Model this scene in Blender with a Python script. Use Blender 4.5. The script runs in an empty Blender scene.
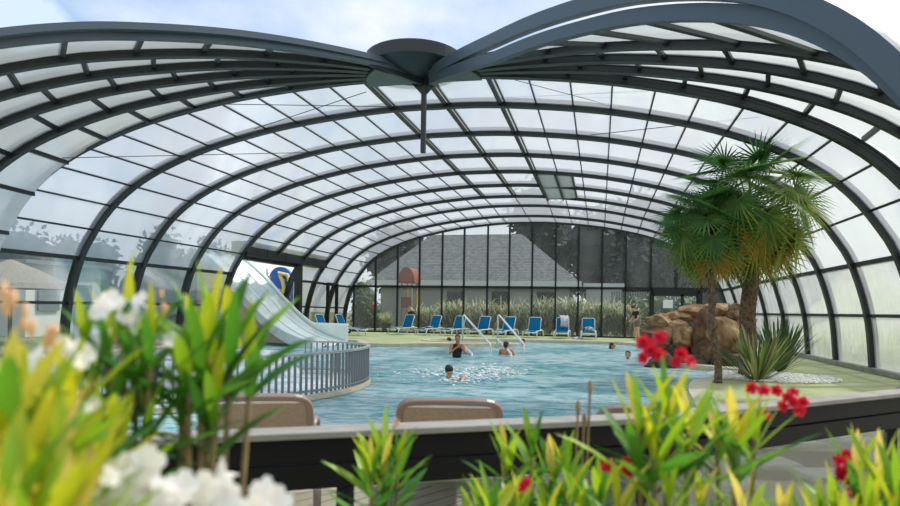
import bpy, bmesh, math, random
from mathutils import Vector, Matrix, noise
from mathutils.geometry import delaunay_2d_cdt
PI = math.pi
R = random.Random(7)
S = bpy.context.scene
C = S.collection

# ---------------------------------------------------------------- camera, light, exposure
F = 660.0; TH = math.atan(150 / F); ROLL = math.atan(.016); EYE = 1.3
PPX, PPY = 450.0, 309.1
cd = bpy.data.cameras.new('camera'); cam = bpy.data.objects.new('camera', cd); C.objects.link(cam)
cd.sensor_width = 36; cd.lens = F / 900 * 36
cd.shift_x = 0; cd.shift_y = (PPY - 253) / 900
cd.clip_start = .02; cd.clip_end = 400
cam.matrix_world = Matrix.Translation((0, 0, EYE)) @ Matrix.Rotation(TH, 4, 'Z') @ Matrix.Rotation(PI / 2, 4, 'X') @ Matrix.Rotation(ROLL, 4, 'Z')
cd.dof.use_dof = True; cd.dof.focus_distance = 14; cd.dof.aperture_fstop = 3.2
S.camera = cam

W = bpy.data.worlds.new('sky'); S.world = W; W.use_nodes = True
n = W.node_tree.nodes; l = W.node_tree.links; n.clear()
out = n.new('ShaderNodeOutputWorld'); bg = n.new('ShaderNodeBackground'); l.new(bg.outputs[0], out.inputs[0])
tc = n.new('ShaderNodeTexCoord'); mp = n.new('ShaderNodeMapping'); mp.inputs['Scale'].default_value = (1, 1, 1.8)
l.new(tc.outputs['Generated'], mp.inputs[0])
nz = n.new('ShaderNodeTexNoise'); nz.inputs['Scale'].default_value = 2.2; nz.inputs['Detail'].default_value = 6; nz.inputs['Roughness'].default_value = .55
l.new(mp.outputs[0], nz.inputs[0])
dt = n.new('ShaderNodeVectorMath'); dt.operation = 'DOT_PRODUCT'; dt.inputs[1].default_value = (-.45, .2, .85)
l.new(tc.outputs['Generated'], dt.inputs[0])
ad = n.new('ShaderNodeMath'); ad.operation = 'MULTIPLY_ADD'; ad.inputs[1].default_value = 1.0
l.new(dt.outputs['Value'], ad.inputs[0]); l.new(nz.outputs[0], ad.inputs[2])
cr = n.new('ShaderNodeValToRGB'); e = cr.color_ramp.elements
e[0].position = .78; e[0].color = (.90, .93, .98, 1); e[1].position = 1.2; e[1].color = (.40, .55, .80, 1)
cr.color_ramp.elements.new(1.0).color = (.62, .76, .95, 1)
sc_ = n.new('ShaderNodeMath'); sc_.operation = 'MULTIPLY'; sc_.inputs[1].default_value = .8
l.new(ad.outputs[0], sc_.inputs[0]); 
for el, p in zip(cr.color_ramp.elements, (.78, .96, 1.16)): el.position = p
l.new(sc_.outputs[0], cr.inputs[0]); l.new(cr.outputs[0], bg.inputs[0]); bg.inputs[1].default_value = .92

sd = bpy.data.lights.new('sun', 'SUN'); sd.energy = 3.8; sd.angle = math.radians(4); sd.color = (1, .95, .86)
so = bpy.data.objects.new('sun', sd); C.objects.link(so)
so.rotation_euler = Vector((.50, .45, .95)).to_track_quat('Z', 'Y').to_euler()
so.location = (10, 10, 30)
S.view_settings.view_transform = 'Standard'; S.view_settings.look = 'None'
S.view_settings.exposure = 0.36; S.view_settings.gamma = 1; S.view_settings.use_curve_mapping = False
try:
    S.cycles.use_denoising = True; S.cycles.transparent_max_bounces = 24; S.cycles.max_bounces = 8
    S.cycles.caustics_reflective = False; S.cycles.caustics_refractive = False
    S.cycles.sample_clamp_indirect = 6
except Exception: pass

# ---------------------------------------------------------------- helpers
def ray(px, py):
    x, y = px - PPX, py - PPY; c, s = math.cos(ROLL), math.sin(ROLL)
    x, y = c * x + s * y, -s * x + c * y
    a, u = x / F, -y / F
    return Vector((a * math.cos(TH) - math.sin(TH), a * math.sin(TH) + math.cos(TH), u))
def at(px, py, d): return Vector((0, 0, EYE)) + ray(px, py) * d            # at camera depth d
def onz(px, py, z=0.0): r = ray(px, py); return Vector((0, 0, EYE)) + r * ((z - EYE) / r.z)
def aty(px, py, Y): r = ray(px, py); return Vector((0, 0, EYE)) + r * (Y / r.y)

class MB:
    def __init__(s): s.v = []; s.f = []; s.t = []; s.tint = .5
    def add(s, vs, fs, tint=None):
        o = len(s.v); s.v += [tuple(p) for p in vs]; s.f += [tuple(i + o for i in f) for f in fs]
        s.t += [s.tint if tint is None else tint] * len(vs)
    def box(s, a, b, M=None):
        x0, y0, z0 = a; x1, y1, z1 = b
        vs = [Vector(p) for p in ((x0,y0,z0),(x1,y0,z0),(x1,y1,z0),(x0,y1,z0),(x0,y0,z1),(x1,y0,z1),(x1,y1,z1),(x0,y1,z1))]
        if M: vs = [M @ p for p in vs]
        s.add(vs, [(3,2,1,0),(4,5,6,7),(0,1,5,4),(1,2,6,5),(2,3,7,6),(3,0,4,7)])
    def sweep(s, P, nrm, w, h, closed=False, off=0):
        """rectangle w (along nrm) by h (perpendicular) along points P; off moves it outward"""
        N = len(P); nrm0 = nrm; vs = []
        for i, p in enumerate(P):
            a = P[(i - 1) % N] if (i or closed) else P[0]; b = P[(i + 1) % N] if (i < N - 1 or closed) else P[-1]
            t = (b - a).normalized(); nn = Vector(nrm0[i] if isinstance(nrm0, list) else nrm0).normalized()
            k = t.cross(nn).normalized()
            c = p + k * off
            vs += [c + nn * w / 2 + k * h / 2, c - nn * w / 2 + k * h / 2, c - nn * w / 2 - k * h / 2, c + nn * w / 2 - k * h / 2]
        fs = []
        for i in range(N if closed else N - 1):
            j = (i + 1) % N
            for q in range(4): fs.append((4*i+q, 4*i+(q+1)%4, 4*j+(q+1)%4, 4*j+q))
        if not closed: fs += [(3,2,1,0), (4*N-4, 4*N-3, 4*N-2, 4*N-1)]
        s.add(vs, fs)
    def tube(s, P, r, seg=8, closed=False, cap=True):
        P = [Vector(p) for p in P]; N = len(P); vs = []; up = None
        for i, p in enumerate(P):
            a = P[(i - 1) % N] if (i or closed) else P[0]; b = P[(i + 1) % N] if (i < N - 1 or closed) else P[-1]
            t = (b - a); t = t.normalized() if t.length > 1e-9 else Vector((0, 0, 1))
            if up is None: up = t.orthogonal().normalized()
            up = (up - t * up.dot(t)); up = up.normalized() if up.length > 1e-6 else t.orthogonal().normalized()
            k = t.cross(up); rr = r[i] if isinstance(r, (list, tuple)) else r
            for q in range(seg):
                an = 2 * PI * q / seg; vs.append(p + (up * math.cos(an) + k * math.sin(an)) * rr)
        fs = []
        for i in range(N if closed else N - 1):
            j = (i + 1) % N
            for q in range(seg): fs.append((seg*i+q, seg*i+(q+1)%seg, seg*j+(q+1)%seg, seg*j+q))
        if cap and not closed: fs += [tuple(range(seg))[::-1], tuple(range(seg*(N-1), seg*N))]
        s.add(vs, fs)
    def lathe(s, prof, c=(0, 0, 0), seg=24):
        c = Vector(c); vs = []
        for r, z in prof:
            for q in range(seg): an = 2 * PI * q / seg; vs.append(c + Vector((r * math.cos(an), r * math.sin(an), z)))
        fs = [(seg*i+q, seg*i+(q+1)%seg, seg*(i+1)+(q+1)%seg, seg*(i+1)+q) for i in range(len(prof)-1) for q in range(seg)]
        fs += [tuple(range(seg))[::-1], tuple(range(seg*(len(prof)-1), seg*len(prof)))]
        s.add(vs, fs)
    def ball(s, c, rad, seg=10, rings=7, M=None, tint=None):
        c = Vector(c); rad = Vector(rad) if not isinstance(rad, (int, float)) else Vector((rad,)*3); vs = []
        for i in range(rings + 1):
            ph = PI * i / rings
            for q in range(seg):
                an = 2 * PI * q / seg
                p = Vector((rad.x*math.sin(ph)*math.cos(an), rad.y*math.sin(ph)*math.sin(an), rad.z*math.cos(ph)))
                vs.append(c + (M @ p if M else p))
        s.add(vs, [(seg*i+q, seg*(i+1)+q, seg*(i+1)+(q+1)%seg, seg*i+(q+1)%seg) for i in range(rings) for q in range(seg)], tint)
    def build(s, name, m, parent=None, smooth=False, bevel=0):
        me = bpy.data.meshes.new(name); me.from_pydata(s.v, [], s.f); me.validate()
        at_ = me.attributes.new('tint', 'FLOAT', 'POINT')
        if len(at_.data) == len(s.t): at_.data.foreach_set('value', s.t)
        me.materials.append(m)
        if smooth: me.polygons.foreach_set('use_smooth', [True] * len(me.polygons))
        o = bpy.data.objects.new(name, me); C.objects.link(o)
        if parent: o.parent = parent; 
        if bevel:
            b = o.modifiers.new('bevel', 'BEVEL'); b.width = bevel; b.segments = 2; b.limit_method = 'ANGLE'
        return o

def local(o, root):   # keep world-space verts while parented to a root away from the origin
    o.matrix_parent_inverse = Matrix.Translation(root.location).inverted(); return o
def empty(name, loc=(0, 0, 0), rz=0):
    o = bpy.data.objects.new(name, None); C.objects.link(o); o.location = loc; o.rotation_euler = (0, 0, rz); o.empty_display_size = .2
    return o
def tag(o, label=None, cat=None, group=None, kind=None):
    if label: o['label'] = label
    if cat: o['category'] = cat
    if group: o['group'] = group
    if kind: o['kind'] = kind
    return o
KIDS = {}
def copy_tree(o, parent=None):
    c = o.copy(); C.objects.link(c)
    if parent: c.parent = parent
    for ch in [x for x in o.children]: copy_tree(ch, c)
    return c

# ---------------------------------------------------------------- materials
def newmat(name):
    m = bpy.data.materials.new(name); m.use_nodes = True
    return m, m.node_tree.nodes, m.node_tree.links, m.node_tree.nodes['Principled BSDF']
def lin(c): return tuple(((x/255)/12.92 if x/255 <= .04045 else ((x/255+.055)/1.055)**2.4) for x in c) + (1,)
def mat(name, c, rough=.6, metal=0, c2=None, scale=6, bump=0, bscale=None, stretch=None, spec=None):
    m, n, l, p = newmat(name); c = lin(c)
    p.inputs['Roughness'].default_value = rough; p.inputs['Metallic'].default_value = metal
    if spec is not None: p.inputs['Specular IOR Level'].default_value = spec
    if not c2 and not bump: p.inputs['Base Color'].default_value = c; return m
    tc = n.new('ShaderNodeTexCoord'); mp = n.new('ShaderNodeMapping'); l.new(tc.outputs['Object'], mp.inputs[0])
    if stretch: mp.inputs['Scale'].default_value = stretch
    nz = n.new('ShaderNodeTexNoise'); nz.inputs['Scale'].default_value = scale; nz.inputs['Detail'].default_value = 5; l.new(mp.outputs[0], nz.inputs[0])
    if c2:
        r = n.new('ShaderNodeValToRGB'); r.color_ramp.elements[0].color = c; r.color_ramp.elements[1].color = lin(c2)
        r.color_ramp.elements[0].position = .35; r.color_ramp.elements[1].position = .68
        l.new(nz.outputs[0], r.inputs[0]); l.new(r.outputs[0], p.inputs['Base Color'])
    else: p.inputs['Base Color'].default_value = c
    if bump:
        b = n.new('ShaderNodeBump'); b.inputs['Strength'].default_value = bump; b.inputs['Distance'].default_value = .05
        if bscale:
            n2 = n.new('ShaderNodeTexNoise'); n2.inputs['Scale'].default_value = bscale; n2.inputs['Detail'].default_value = 6
            l.new(mp.outputs[0], n2.inputs[0]); l.new(n2.outputs[0], b.inputs['Height'])
        else: l.new(nz.outputs[0], b.inputs['Height'])
        l.new(b.outputs[0], p.inputs['Normal'])
    return m
def leafmat(name, stops, trans=.35, rough=.45):
    """leaf colours picked by each leaf's own tint value"""
    m, n, l, p = newmat(name); a = n.new('ShaderNodeAttribute'); a.attribute_name = 'tint'
    r = n.new('ShaderNodeValToRGB'); l.new(a.outputs['Fac'], r.inputs[0])
    el = r.color_ramp.elements
    el[0].position, el[0].color = stops[0][0], lin(stops[0][1]); el[1].position, el[1].color = stops[-1][0], lin(stops[-1][1])
    for q, c in stops[1:-1]: el.new(q).color = lin(c)
    l.new(r.outputs[0], p.inputs['Base Color']); p.inputs['Roughness'].default_value = rough
    t = n.new('ShaderNodeBsdfTranslucent'); l.new(r.outputs[0], t.inputs[0])
    mx = n.new('ShaderNodeMixShader'); mx.inputs[0].default_value = trans
    l.new(p.outputs[0], mx.inputs[1]); l.new(t.outputs[0], mx.inputs[2]); l.new(mx.outputs[0], n['Material Output'].inputs[0])
    return m
def panel(name, tcol, mcol, milky, gloss=.05, dirt=0, dcol=(200, 205, 200), dscale=1.2):
    """clear or milky sheet: transparent + translucent + diffuse, optional streaky dirt"""
    m, n, l, p = newmat(name); n.remove(p); o = n['Material Output']
    tr = n.new('ShaderNodeBsdfTransparent'); tr.inputs[0].default_value = lin(tcol)
    tl = n.new('ShaderNodeBsdfTranslucent'); tl.inputs[0].default_value = lin(mcol)
    df = n.new('ShaderNodeBsdfDiffuse'); df.inputs[0].default_value = lin(dcol)
    gl = n.new('ShaderNodeBsdfGlossy'); gl.inputs['Roughness'].default_value = .08
    m1 = n.new('ShaderNodeMixShader'); m1.inputs[0].default_value = .35; l.new(tl.outputs[0], m1.inputs[1]); l.new(df.outputs[0], m1.inputs[2])
    m2 = n.new('ShaderNodeMixShader'); l.new(tr.outputs[0], m2.inputs[1]); l.new(m1.outputs[0], m2.inputs[2])
    if dirt:
        tc = n.new('ShaderNodeTexCoord'); nz = n.new('ShaderNodeTexNoise'); nz.inputs['Scale'].default_value = dscale; nz.inputs['Detail'].default_value = 7
        mp = n.new('ShaderNodeMapping'); mp.inputs['Scale'].default_value = (1, 1, .35); l.new(tc.outputs['Object'], mp.inputs[0]); l.new(mp.outputs[0], nz.inputs[0])
        mr = n.new('ShaderNodeMapRange'); mr.inputs[1].default_value = .3; mr.inputs[2].default_value = .7
        mr.inputs[3].default_value = max(0, milky - dirt); mr.inputs[4].default_value = min(1, milky + dirt)
        l.new(nz.outputs[0], mr.inputs[0]); l.new(mr.outputs[0], m2.inputs[0])
    else: m2.inputs[0].default_value = milky
    m3 = n.new('ShaderNodeMixShader'); fr = n.new('ShaderNodeFresnel'); fr.inputs[0].default_value = 1.35
    mm = n.new('ShaderNodeMath'); mm.operation = 'MULTIPLY'; mm.inputs[1].default_value = gloss; l.new(fr.outputs[0], mm.inputs[0]); l.new(mm.outputs[0], m3.inputs[0])
    l.new(m2.outputs[0], m3.inputs[1]); l.new(gl.outputs[0], m3.inputs[2]); l.new(m3.outputs[0], o.inputs[0])
    return m

M = {}
M['alu'] = mat('green grey painted aluminium', (38, 46, 48), .4, .2, spec=.5)
M['alu_dark'] = mat('dark aluminium groove', (24, 29, 31), .5, .1)
M['alu_blue'] = mat('blue grey painted beam', (74, 88, 98), .4, .3)
M['roof'] = panel('clear polycarbonate', (236, 239, 242), (226, 231, 238), .52, .3)
M['roof_milky'] = panel('milky polycarbonate', (220, 222, 220), (202, 207, 206), .85, .4, .08, (192, 196, 192))
M['side'] = panel('weathered side pane', (225, 230, 230), (225, 230, 232), .42, .5, .18, (205, 210, 210))
M['clear'] = panel('clear pane', (215, 222, 222), (200, 205, 208), .09, .6, .04, (190, 195, 198))  # faint milkiness mixes a painted veil of reflections into the glass
M['frost'] = panel('frosted dirty pane', (222, 228, 230), (236, 240, 242), .66, .5, .16, (222, 226, 228), 3)
M['railglass'] = panel('balustrade glass', (225, 230, 228), (190, 195, 195), .03, .7, .04)

def planks():
    m, n, l, p = newmat('weathered deck boards')
    tc = n.new('ShaderNodeTexCoord'); mp = n.new('ShaderNodeMapping'); mp.inputs['Rotation'].default_value = (0, 0, math.radians(28)); l.new(tc.outputs['Object'], mp.inputs[0])
    sx = n.new('ShaderNodeSeparateXYZ'); l.new(mp.outputs[0], sx.inputs[0])
    mu = n.new('ShaderNodeMath'); mu.operation = 'MULTIPLY'; mu.inputs[1].default_value = 1 / .13; l.new(sx.outputs[0], mu.inputs[0])
    fr = n.new('ShaderNodeMath'); fr.operation = 'FRACT'; l.new(mu.outputs[0], fr.inputs[0])
    gt = n.new('ShaderNodeMath'); gt.operation = 'GREATER_THAN'; gt.inputs[1].default_value = .07; l.new(fr.outputs[0], gt.inputs[0])
    nz = n.new('ShaderNodeTexNoise'); nz.inputs['Scale'].default_value = 3; nz.inputs['Detail'].default_value = 8
    m2 = n.new('ShaderNodeMapping'); m2.inputs['Scale'].default_value = (9, .6, 1); l.new(mp.outputs[0], m2.inputs[0]); l.new(m2.outputs[0], nz.inputs[0])
    r = n.new('ShaderNodeValToRGB'); r.color_ramp.elements[0].color = lin((140, 126, 108)); r.color_ramp.elements[1].color = lin((205, 194, 174)); l.new(nz.outputs[0], r.inputs[0])
    mx = n.new('ShaderNodeMix'); mx.data_type = 'RGBA'; mx.inputs[6].default_value = lin((60, 52, 44)); l.new(r.outputs[0], mx.inputs[7]); l.new(gt.outputs[0], mx.inputs[0])
    l.new(mx.outputs[2], p.inputs['Base Color']); p.inputs['Roughness'].default_value = .7
    return m
def watermat(name, deep, light, amount, trans=.35):
    m, n, l, p = newmat(name); n.remove(p); o = n['Material Output']
    tc = n.new('ShaderNodeTexCoord'); mp = n.new('ShaderNodeMapping'); mp.inputs['Scale'].default_value = (.9, 1.35, 1); l.new(tc.outputs['Object'], mp.inputs[0])
    n1 = n.new('ShaderNodeTexNoise'); n1.inputs['Scale'].default_value = 2.3; n1.inputs['Detail'].default_value = 4; n1.inputs['Roughness'].default_value = .62; n1.inputs['Distortion'].default_value = 1.2; l.new(mp.outputs[0], n1.inputs[0])
    n2 = n.new('ShaderNodeTexNoise'); n2.inputs['Scale'].default_value = .35; n2.inputs['Detail'].default_value = 3; l.new(tc.outputs['Object'], n2.inputs[0])
    r = n.new('ShaderNodeValToRGB'); el = r.color_ramp.elements; el[0].color = lin(deep); el[0].position = .40; el[1].color = lin(light); el[1].position = .60
    mxv = n.new('ShaderNodeMath'); mxv.operation = 'MULTIPLY_ADD'; mxv.inputs[1].default_value = .35; l.new(n2.outputs[0], mxv.inputs[0])
    sub = n.new('ShaderNodeMath'); sub.operation = 'MULTIPLY_ADD'; sub.inputs[1].default_value = .65; sub.inputs[2].default_value = amount; l.new(n1.outputs[0], sub.inputs[0]); l.new(sub.outputs[0], mxv.inputs[2])
    l.new(mxv.outputs[0], r.inputs[0])
    b = n.new('ShaderNodeBump'); b.inputs['Strength'].default_value = 1; b.inputs['Distance'].default_value = .22; l.new(n1.outputs[0], b.inputs['Height'])
    df = n.new('ShaderNodeBsdfDiffuse'); l.new(r.outputs[0], df.inputs[0])
    tr = n.new('ShaderNodeBsdfTransparent'); tr.inputs[0].default_value = lin((130, 222, 228))
    m1 = n.new('ShaderNodeMixShader'); m1.inputs[0].default_value = trans; l.new(df.outputs[0], m1.inputs[1]); l.new(tr.outputs[0], m1.inputs[2])
    gl = n.new('ShaderNodeBsdfGlossy'); gl.inputs['Roughness'].default_value = .06; l.new(b.outputs[0], gl.inputs['Normal'])
    fr = n.new('ShaderNodeFresnel'); fr.inputs[0].default_value = 1.33; l.new(b.outputs[0], fr.inputs['Normal'])
    m3 = n.new('ShaderNodeMixShader'); l.new(fr.outputs[0], m3.inputs[0]); l.new(m1.outputs[0], m3.inputs[1]); l.new(gl.outputs[0], m3.inputs[2])
    l.new(m3.outputs[0], o.inputs[0])
    return m
M['deck'] = mat('pale green resin deck', (168, 178, 122), .7, 0, (194, 200, 150), .9, .05, 60)
M['wood'] = planks()
M['coping'] = mat('beige coping stone', (196, 186, 158), .7, 0, (214, 206, 182), 4)
M['basin'] = mat('turquoise basin liner', (80, 190, 202), .6, 0, (110, 208, 216), 2)
M['water'] = watermat('rippled pool water', (48, 164, 176), (220, 244, 247), .02)  # pale ripple tone paints white glints into the water colour
M['foam'] = watermat('aerated splash water', (160, 205, 215), (240, 246, 250), .05, .1)
M['lawn'] = mat('lawn', (96, 112, 66), .9, 0, (132, 138, 88), 1.5, .2, 30)
M['soil'] = mat('bark mulch', (62, 50, 38), .95, 0, (104, 88, 68), 18, .5)
M['concrete'] = mat('concrete curb', (150, 150, 140), .85, 0, (176, 174, 164), 5)
M['rubber'] = mat('black plastic', (22, 22, 24), .5)
M['white_frame'] = mat('white resin frame', (226, 230, 232), .35)
M['blue'] = mat('blue sling fabric', (4, 104, 148), .85, 0, (8, 120, 164), 12, spec=.15)
M['taupe'] = mat('taupe resin frame', (128, 112, 104), .42)
M['sling'] = mat('taupe sling fabric', (142, 128, 112), .8, 0, (154, 140, 122), 40)
M['cap'] = mat('pale weathered rail cap', (124, 122, 117), .7, 0, (140, 138, 133), 9, spec=.2)
M['rail_dark'] = mat('charcoal rail board', (15, 16, 18), .6, spec=.2)
M['steel'] = mat('brushed steel', (150, 156, 158), .35, .7)
M['whitetube'] = mat('white enamel tube', (232, 232, 228), .3)
M['slide'] = mat('pale green slide fibreglass', (214, 228, 221), .25, 0, (226, 236, 231), 2)
M['slide_edge'] = mat('white slide lip', (238, 242, 240), .25)
M['tan'] = mat('tan painted masonry', (196, 172, 142), .8)

# ---------------------------------------------------------------- enclosure profile
HT = [(0, 5.93), (1.5, 5.89), (3.6, 5.66), (5.33, 5.31), (6.4, 4.99), (7.39, 4.57), (8.1, 4.13), (8.65, 3.63), (9.1, 3.03), (9.42, 2.45), (9.75, 1.3), (9.88, 0)]
def cr_interp(P, per=14):
    o = []
    for i in range(len(P) - 1):
        p1, p2 = P[i], P[i+1]; p0 = P[i-1] if i else (-P[1][0], P[1][1]); p3 = P[i+2] if i + 2 < len(P) else (2*p2[0]-p1[0], 2*p2[1]-p1[1])
        for k in range(per):
            t = k / per; q = []
            for c in (0, 1):
                q.append(.5 * (2*p1[c] + (p2[c]-p0[c])*t + (2*p0[c]-5*p1[c]+4*p2[c]-p3[c])*t*t + (3*p1[c]-p0[c]-3*p2[c]+p3[c])*t**3))
            o.append(tuple(q))
    o.append(P[-1]); return o
HALF = cr_interp(HT)
ARC = [0]
for a, b in zip(HALF, HALF[1:]): ARC.append(ARC[-1] + math.dist(a, b))
def prof(s):
    """signed arc length from the crown -> (r, z)"""
    a = min(abs(s), ARC[-1]); sg = -1 if s < 0 else 1
    for i in range(len(ARC) - 1):
        if ARC[i+1] >= a:
            t = (a - ARC[i]) / (ARC[i+1] - ARC[i] + 1e-9); p, q = HALF[i], HALF[i+1]
            return sg * (p[0] + (q[0]-p[0])*t), p[1] + (q[1]-p[1])*t
    return sg * HALF[-1][0], HALF[-1][1]
def s_of_z(z):
    for i in range(len(HALF) - 1):
        if HALF[i+1][1] <= z: return ARC[i] + (HALF[i][1] - z) / (HALF[i][1] - HALF[i+1][1]) * (ARC[i+1] - ARC[i])
    return ARC[-1]
SMAX = ARC[-1]; S_T = s_of_z(2.46); S_M = s_of_z(1.3)
XC = -3.72; HY = 12.6; PITCH = 2.4
YS = [HY] + [33.7 - PITCH * k for k in range(8, -1, -1)]     # 12.6, 14.5 ... 33.7
def zk(Y): return 1.0 if Y < 31 else .98
def arch_pt(s, Y, off=0):
    r, z = prof(s); r2, z2 = prof(s + .01 if s < SMAX - .02 else s - .01)
    y = Y - (abs(r) * .07 if (Y < 13 and s < 0) else 0)      # the hub arch's left half leans out with the fan
    return Vector((XC + r, y, z * zk(Y)))
def arch_line(Y, s0=-SMAX, s1=SMAX, n_=90): return [arch_pt(s0 + (s1 - s0) * i / n_, Y) for i in range(n_ + 1)]

# ---------------------------------------------------------------- the setting: ground, pool, water
def fill(loops, z, name, m, kind='structure'):
    pts = []; ed = []
    for L in loops:
        o = len(pts); pts += [Vector((p[0], p[1])) for p in L]; ed += [(o + i, o + (i+1) % len(L)) for i in range(len(L))]
    V2, E2, F2 = delaunay_2d_cdt(pts, ed, [], 0, 1e-5)[:3]
    def inside(p, L):
        c = False
        for i in range(len(L)):
            a, b = L[i-1], L[i]
            if (a[1] > p[1]) != (b[1] > p[1]) and p[0] < (b[0]-a[0]) * (p[1]-a[1]) / (b[1]-a[1]) + a[0]: c = not c
        return c
    keep = []
    for f in F2:
        c = sum((V2[i] for i in f), Vector((0, 0))) / len(f)
        if inside(c, loops[0]) and not any(inside(c, L) for L in loops[1:]): keep.append(f)
    bm = bmesh.new(); vv = [bm.verts.new((p.x, p.y, z)) for p in V2]
    for f in keep: bm.faces.new([vv[i] for i in f])
    bmesh.ops.recalc_face_normals(bm, faces=bm.faces[:])
    for f in bm.faces:
        if f.normal.z < 0: f.normal_flip()
    me = bpy.data.meshes.new(name); bm.to_mesh(me); bm.free(); me.materials.append(m)
    o = bpy.data.objects.new(name, me); C.objects.link(o); o['kind'] = kind; return o
def smooth_loop(P, it=2):
    for _ in range(it):
        Q = []
        for i in range(len(P)):
            a, b = P[i], P[(i+1) % len(P)]
            Q += [(a[0]*.75+b[0]*.25, a[1]*.75+b[1]*.25), (a[0]*.25+b[0]*.75, a[1]*.25+b[1]*.75)]
        P = Q
    return P
POOL = smooth_loop([(-12.9, 5.2), (-12, 5.1), (0, 5.1), (1.0, 5.6), (1.35, 9.6), (1.5, 12.0), (1.9, 13.9), (3.1, 14.4), (3.3, 16.2), (1.8, 17.6), (1.9, 19), (1.9, 22), (1.9, 26), (1.4, 28.6), (-1, 29.0), (-4.5, 28.6), (-6.6, 27.6), (-7.0, 25.9),
                    (-5.5, 25.4), (-3.2, 25.6), (-2.9, 24.9), (-4.6, 24.2), (-6.4, 23.4), (-7.4, 22.4), (-8.6, 22.6), (-9.3, 24.9), (-12.9, 24.9)])
DECK = [(-14.2, 4.7), (6.6, 4.7), (6.6, 34.4), (-14.2, 34.4)]
fill([DECK, POOL], 0, 'floor', M['deck'])
fill([[(-14.2, 1.3), (6.6, 1.3), (6.6, 4.7), (-14.2, 4.7)]], 0, 'floor', M['wood'])
fill([[(-120, -30), (120, -30), (120, 160), (-120, 160)], [(-14.2, 1.3), (-14.2, 34.4), (6.6, 34.4), (6.6, 1.3)]], 0, 'floor', M['lawn'])
def off_loop(P, d):
    o = []
    for i in range(len(P)):
        a, b = Vector(P[i-1]), Vector(P[(i+1) % len(P)]); t = (b - a).normalized(); o.append((P[i][0] + t.y * d, P[i][1] - t.x * d))
    return o
w = MB(); N = len(POOL)
w.add([(x, y, 0) for x, y in POOL] + [(x, y, -1.4) for x, y in POOL], [(i, (i+1) % N, N+(i+1) % N, N+i) for i in range(N)])
tag(w.build('pool_basin', M['basin']), kind='structure')
fill([POOL], -1.4, 'pool_basin_floor', M['basin'])
cp = MB(); P1 = off_loop(POOL, .32); P0 = off_loop(POOL, -.03)
cp.add([(x, y, .03) for x, y in P0] + [(x, y, .03) for x, y in P1] + [(x, y, -.12) for x, y in P0] + [(x, y, -.02) for x, y in P1],
       [f for i in range(N) for j in [(i+1) % N] for f in ((i, j, N+j, N+i), (2*N+i, 2*N+j, j, i), (N+i, N+j, 3*N+j, 3*N+i))])
tag(cp.build('pool_coping', M['coping']), kind='structure')
fill([POOL], -.09, 'pool_water', M['water'])

# ---------------------------------------------------------------- the enclosure: arches, glazing bars, panes
def rib(parent, P, nrm, name='arch_rib', w=.09, h=.15, m='alu'):
    b = MB(); b.sweep(P, nrm, w, h); b.sweep(P, nrm, w + .06, .035, off=-h/2 - .01); b.sweep(P, nrm, w + .05, .03, off=h/2 + .01)
    o = b.build(name, M[m], parent)
    g = MB(); g.sweep(P, nrm, w + .012, .03, off=.02); g.build('groove', M['alu_dark'], o); return o
# positions of the glazing bars as arc lengths from the crown
LBAR = [.28, -1.02] ; RBAR = [1.5]
x = -1.02
LB = [-1.02]
while LB[-1] - .86 > -S_T + .3: LB.append(LB[-1] - .79)
RB = [1.5]
while RB[-1] + .86 < S_T - .3: RB.append(RB[-1] + .80)
BARS = sorted(LB + [.25] + RB)
def sheet(parent, s0, s1, Y0, Y1, m, name='pane', n_=None):
    n_ = n_ or max(2, int(abs(s1 - s0) / .35)); b = MB()
    A = [arch_pt(s0 + (s1-s0)*i/n_, Y0) for i in range(n_+1)]; B = [arch_pt(s0 + (s1-s0)*i/n_, Y1) for i in range(n_+1)]
    b.add(A + B, [(i, i+1, n_+2+i, n_+1+i) for i in range(n_)]); return b.build(name, m, parent, smooth=True)
OPEN_L = (2, )  # bays with the slide opening are worked out from their Y
for k in range(len(YS) - 1):
    Y0, Y1 = YS[k], YS[k+1]
    t = tag(empty('ceiling', (0, 0, 0)), kind='structure')
    cut = -s_of_z(3.35)
    is_open = 21.7 < (Y0 + Y1) / 2 < 26.5
    # the near arch of this bay
    if 21.7 + .1 < Y0 < 26.5 - .1: rib(t, arch_line(Y0, cut), (0, 1, 0))
    else: rib(t, arch_line(Y0), (0, 1, 0))
    sheet(t, -S_T, S_T, Y0, Y1, M['roof'], 'roof_pane') if not is_open else sheet(t, cut, S_T, Y0, Y1, M['roof'], 'roof_pane')
    if not is_open:
        sheet(t, -SMAX, -S_M, Y0, Y1, M['clear'], 'low_pane'); sheet(t, -S_M, -S_T, Y0, Y1, M['clear'], 'middle_pane')
    sheet(t, S_T, S_M, Y0, Y1, M['frost'], 'middle_pane'); sheet(t, S_M, SMAX, Y0, Y1, M['frost'], 'low_pane')
    for s in BARS:
        if is_open and s < cut: continue
        sky = s in (-1.02, .25, 1.5) and Y1 < 27
        b = MB(); p, q = arch_pt(s, Y0), arch_pt(s, Y1)
        b.sweep([p, q], (0, 0, 1), .05 if not sky else .09, .028 if not sky else .09)
        if sky: b.sweep([p + Vector((.11, 0, 0)), q + Vector((.11, 0, 0))], (0, 0, 1), .06, .035)
        b.build('glazing_bar', M['alu'] if sky else M['alu_dark'], t)
    for s, h in ((S_T, .1), (S_M, .07), (SMAX - .06, .1), (-S_T, .1), (-S_M, .07), (-SMAX + .06, .1)):
        if is_open and s < 0: continue
        b = MB(); b.sweep([arch_pt(s, Y0), arch_pt(s, Y1)], (0, 0, 1), h, .08); b.build('side_rail', M['alu'], t)
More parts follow.
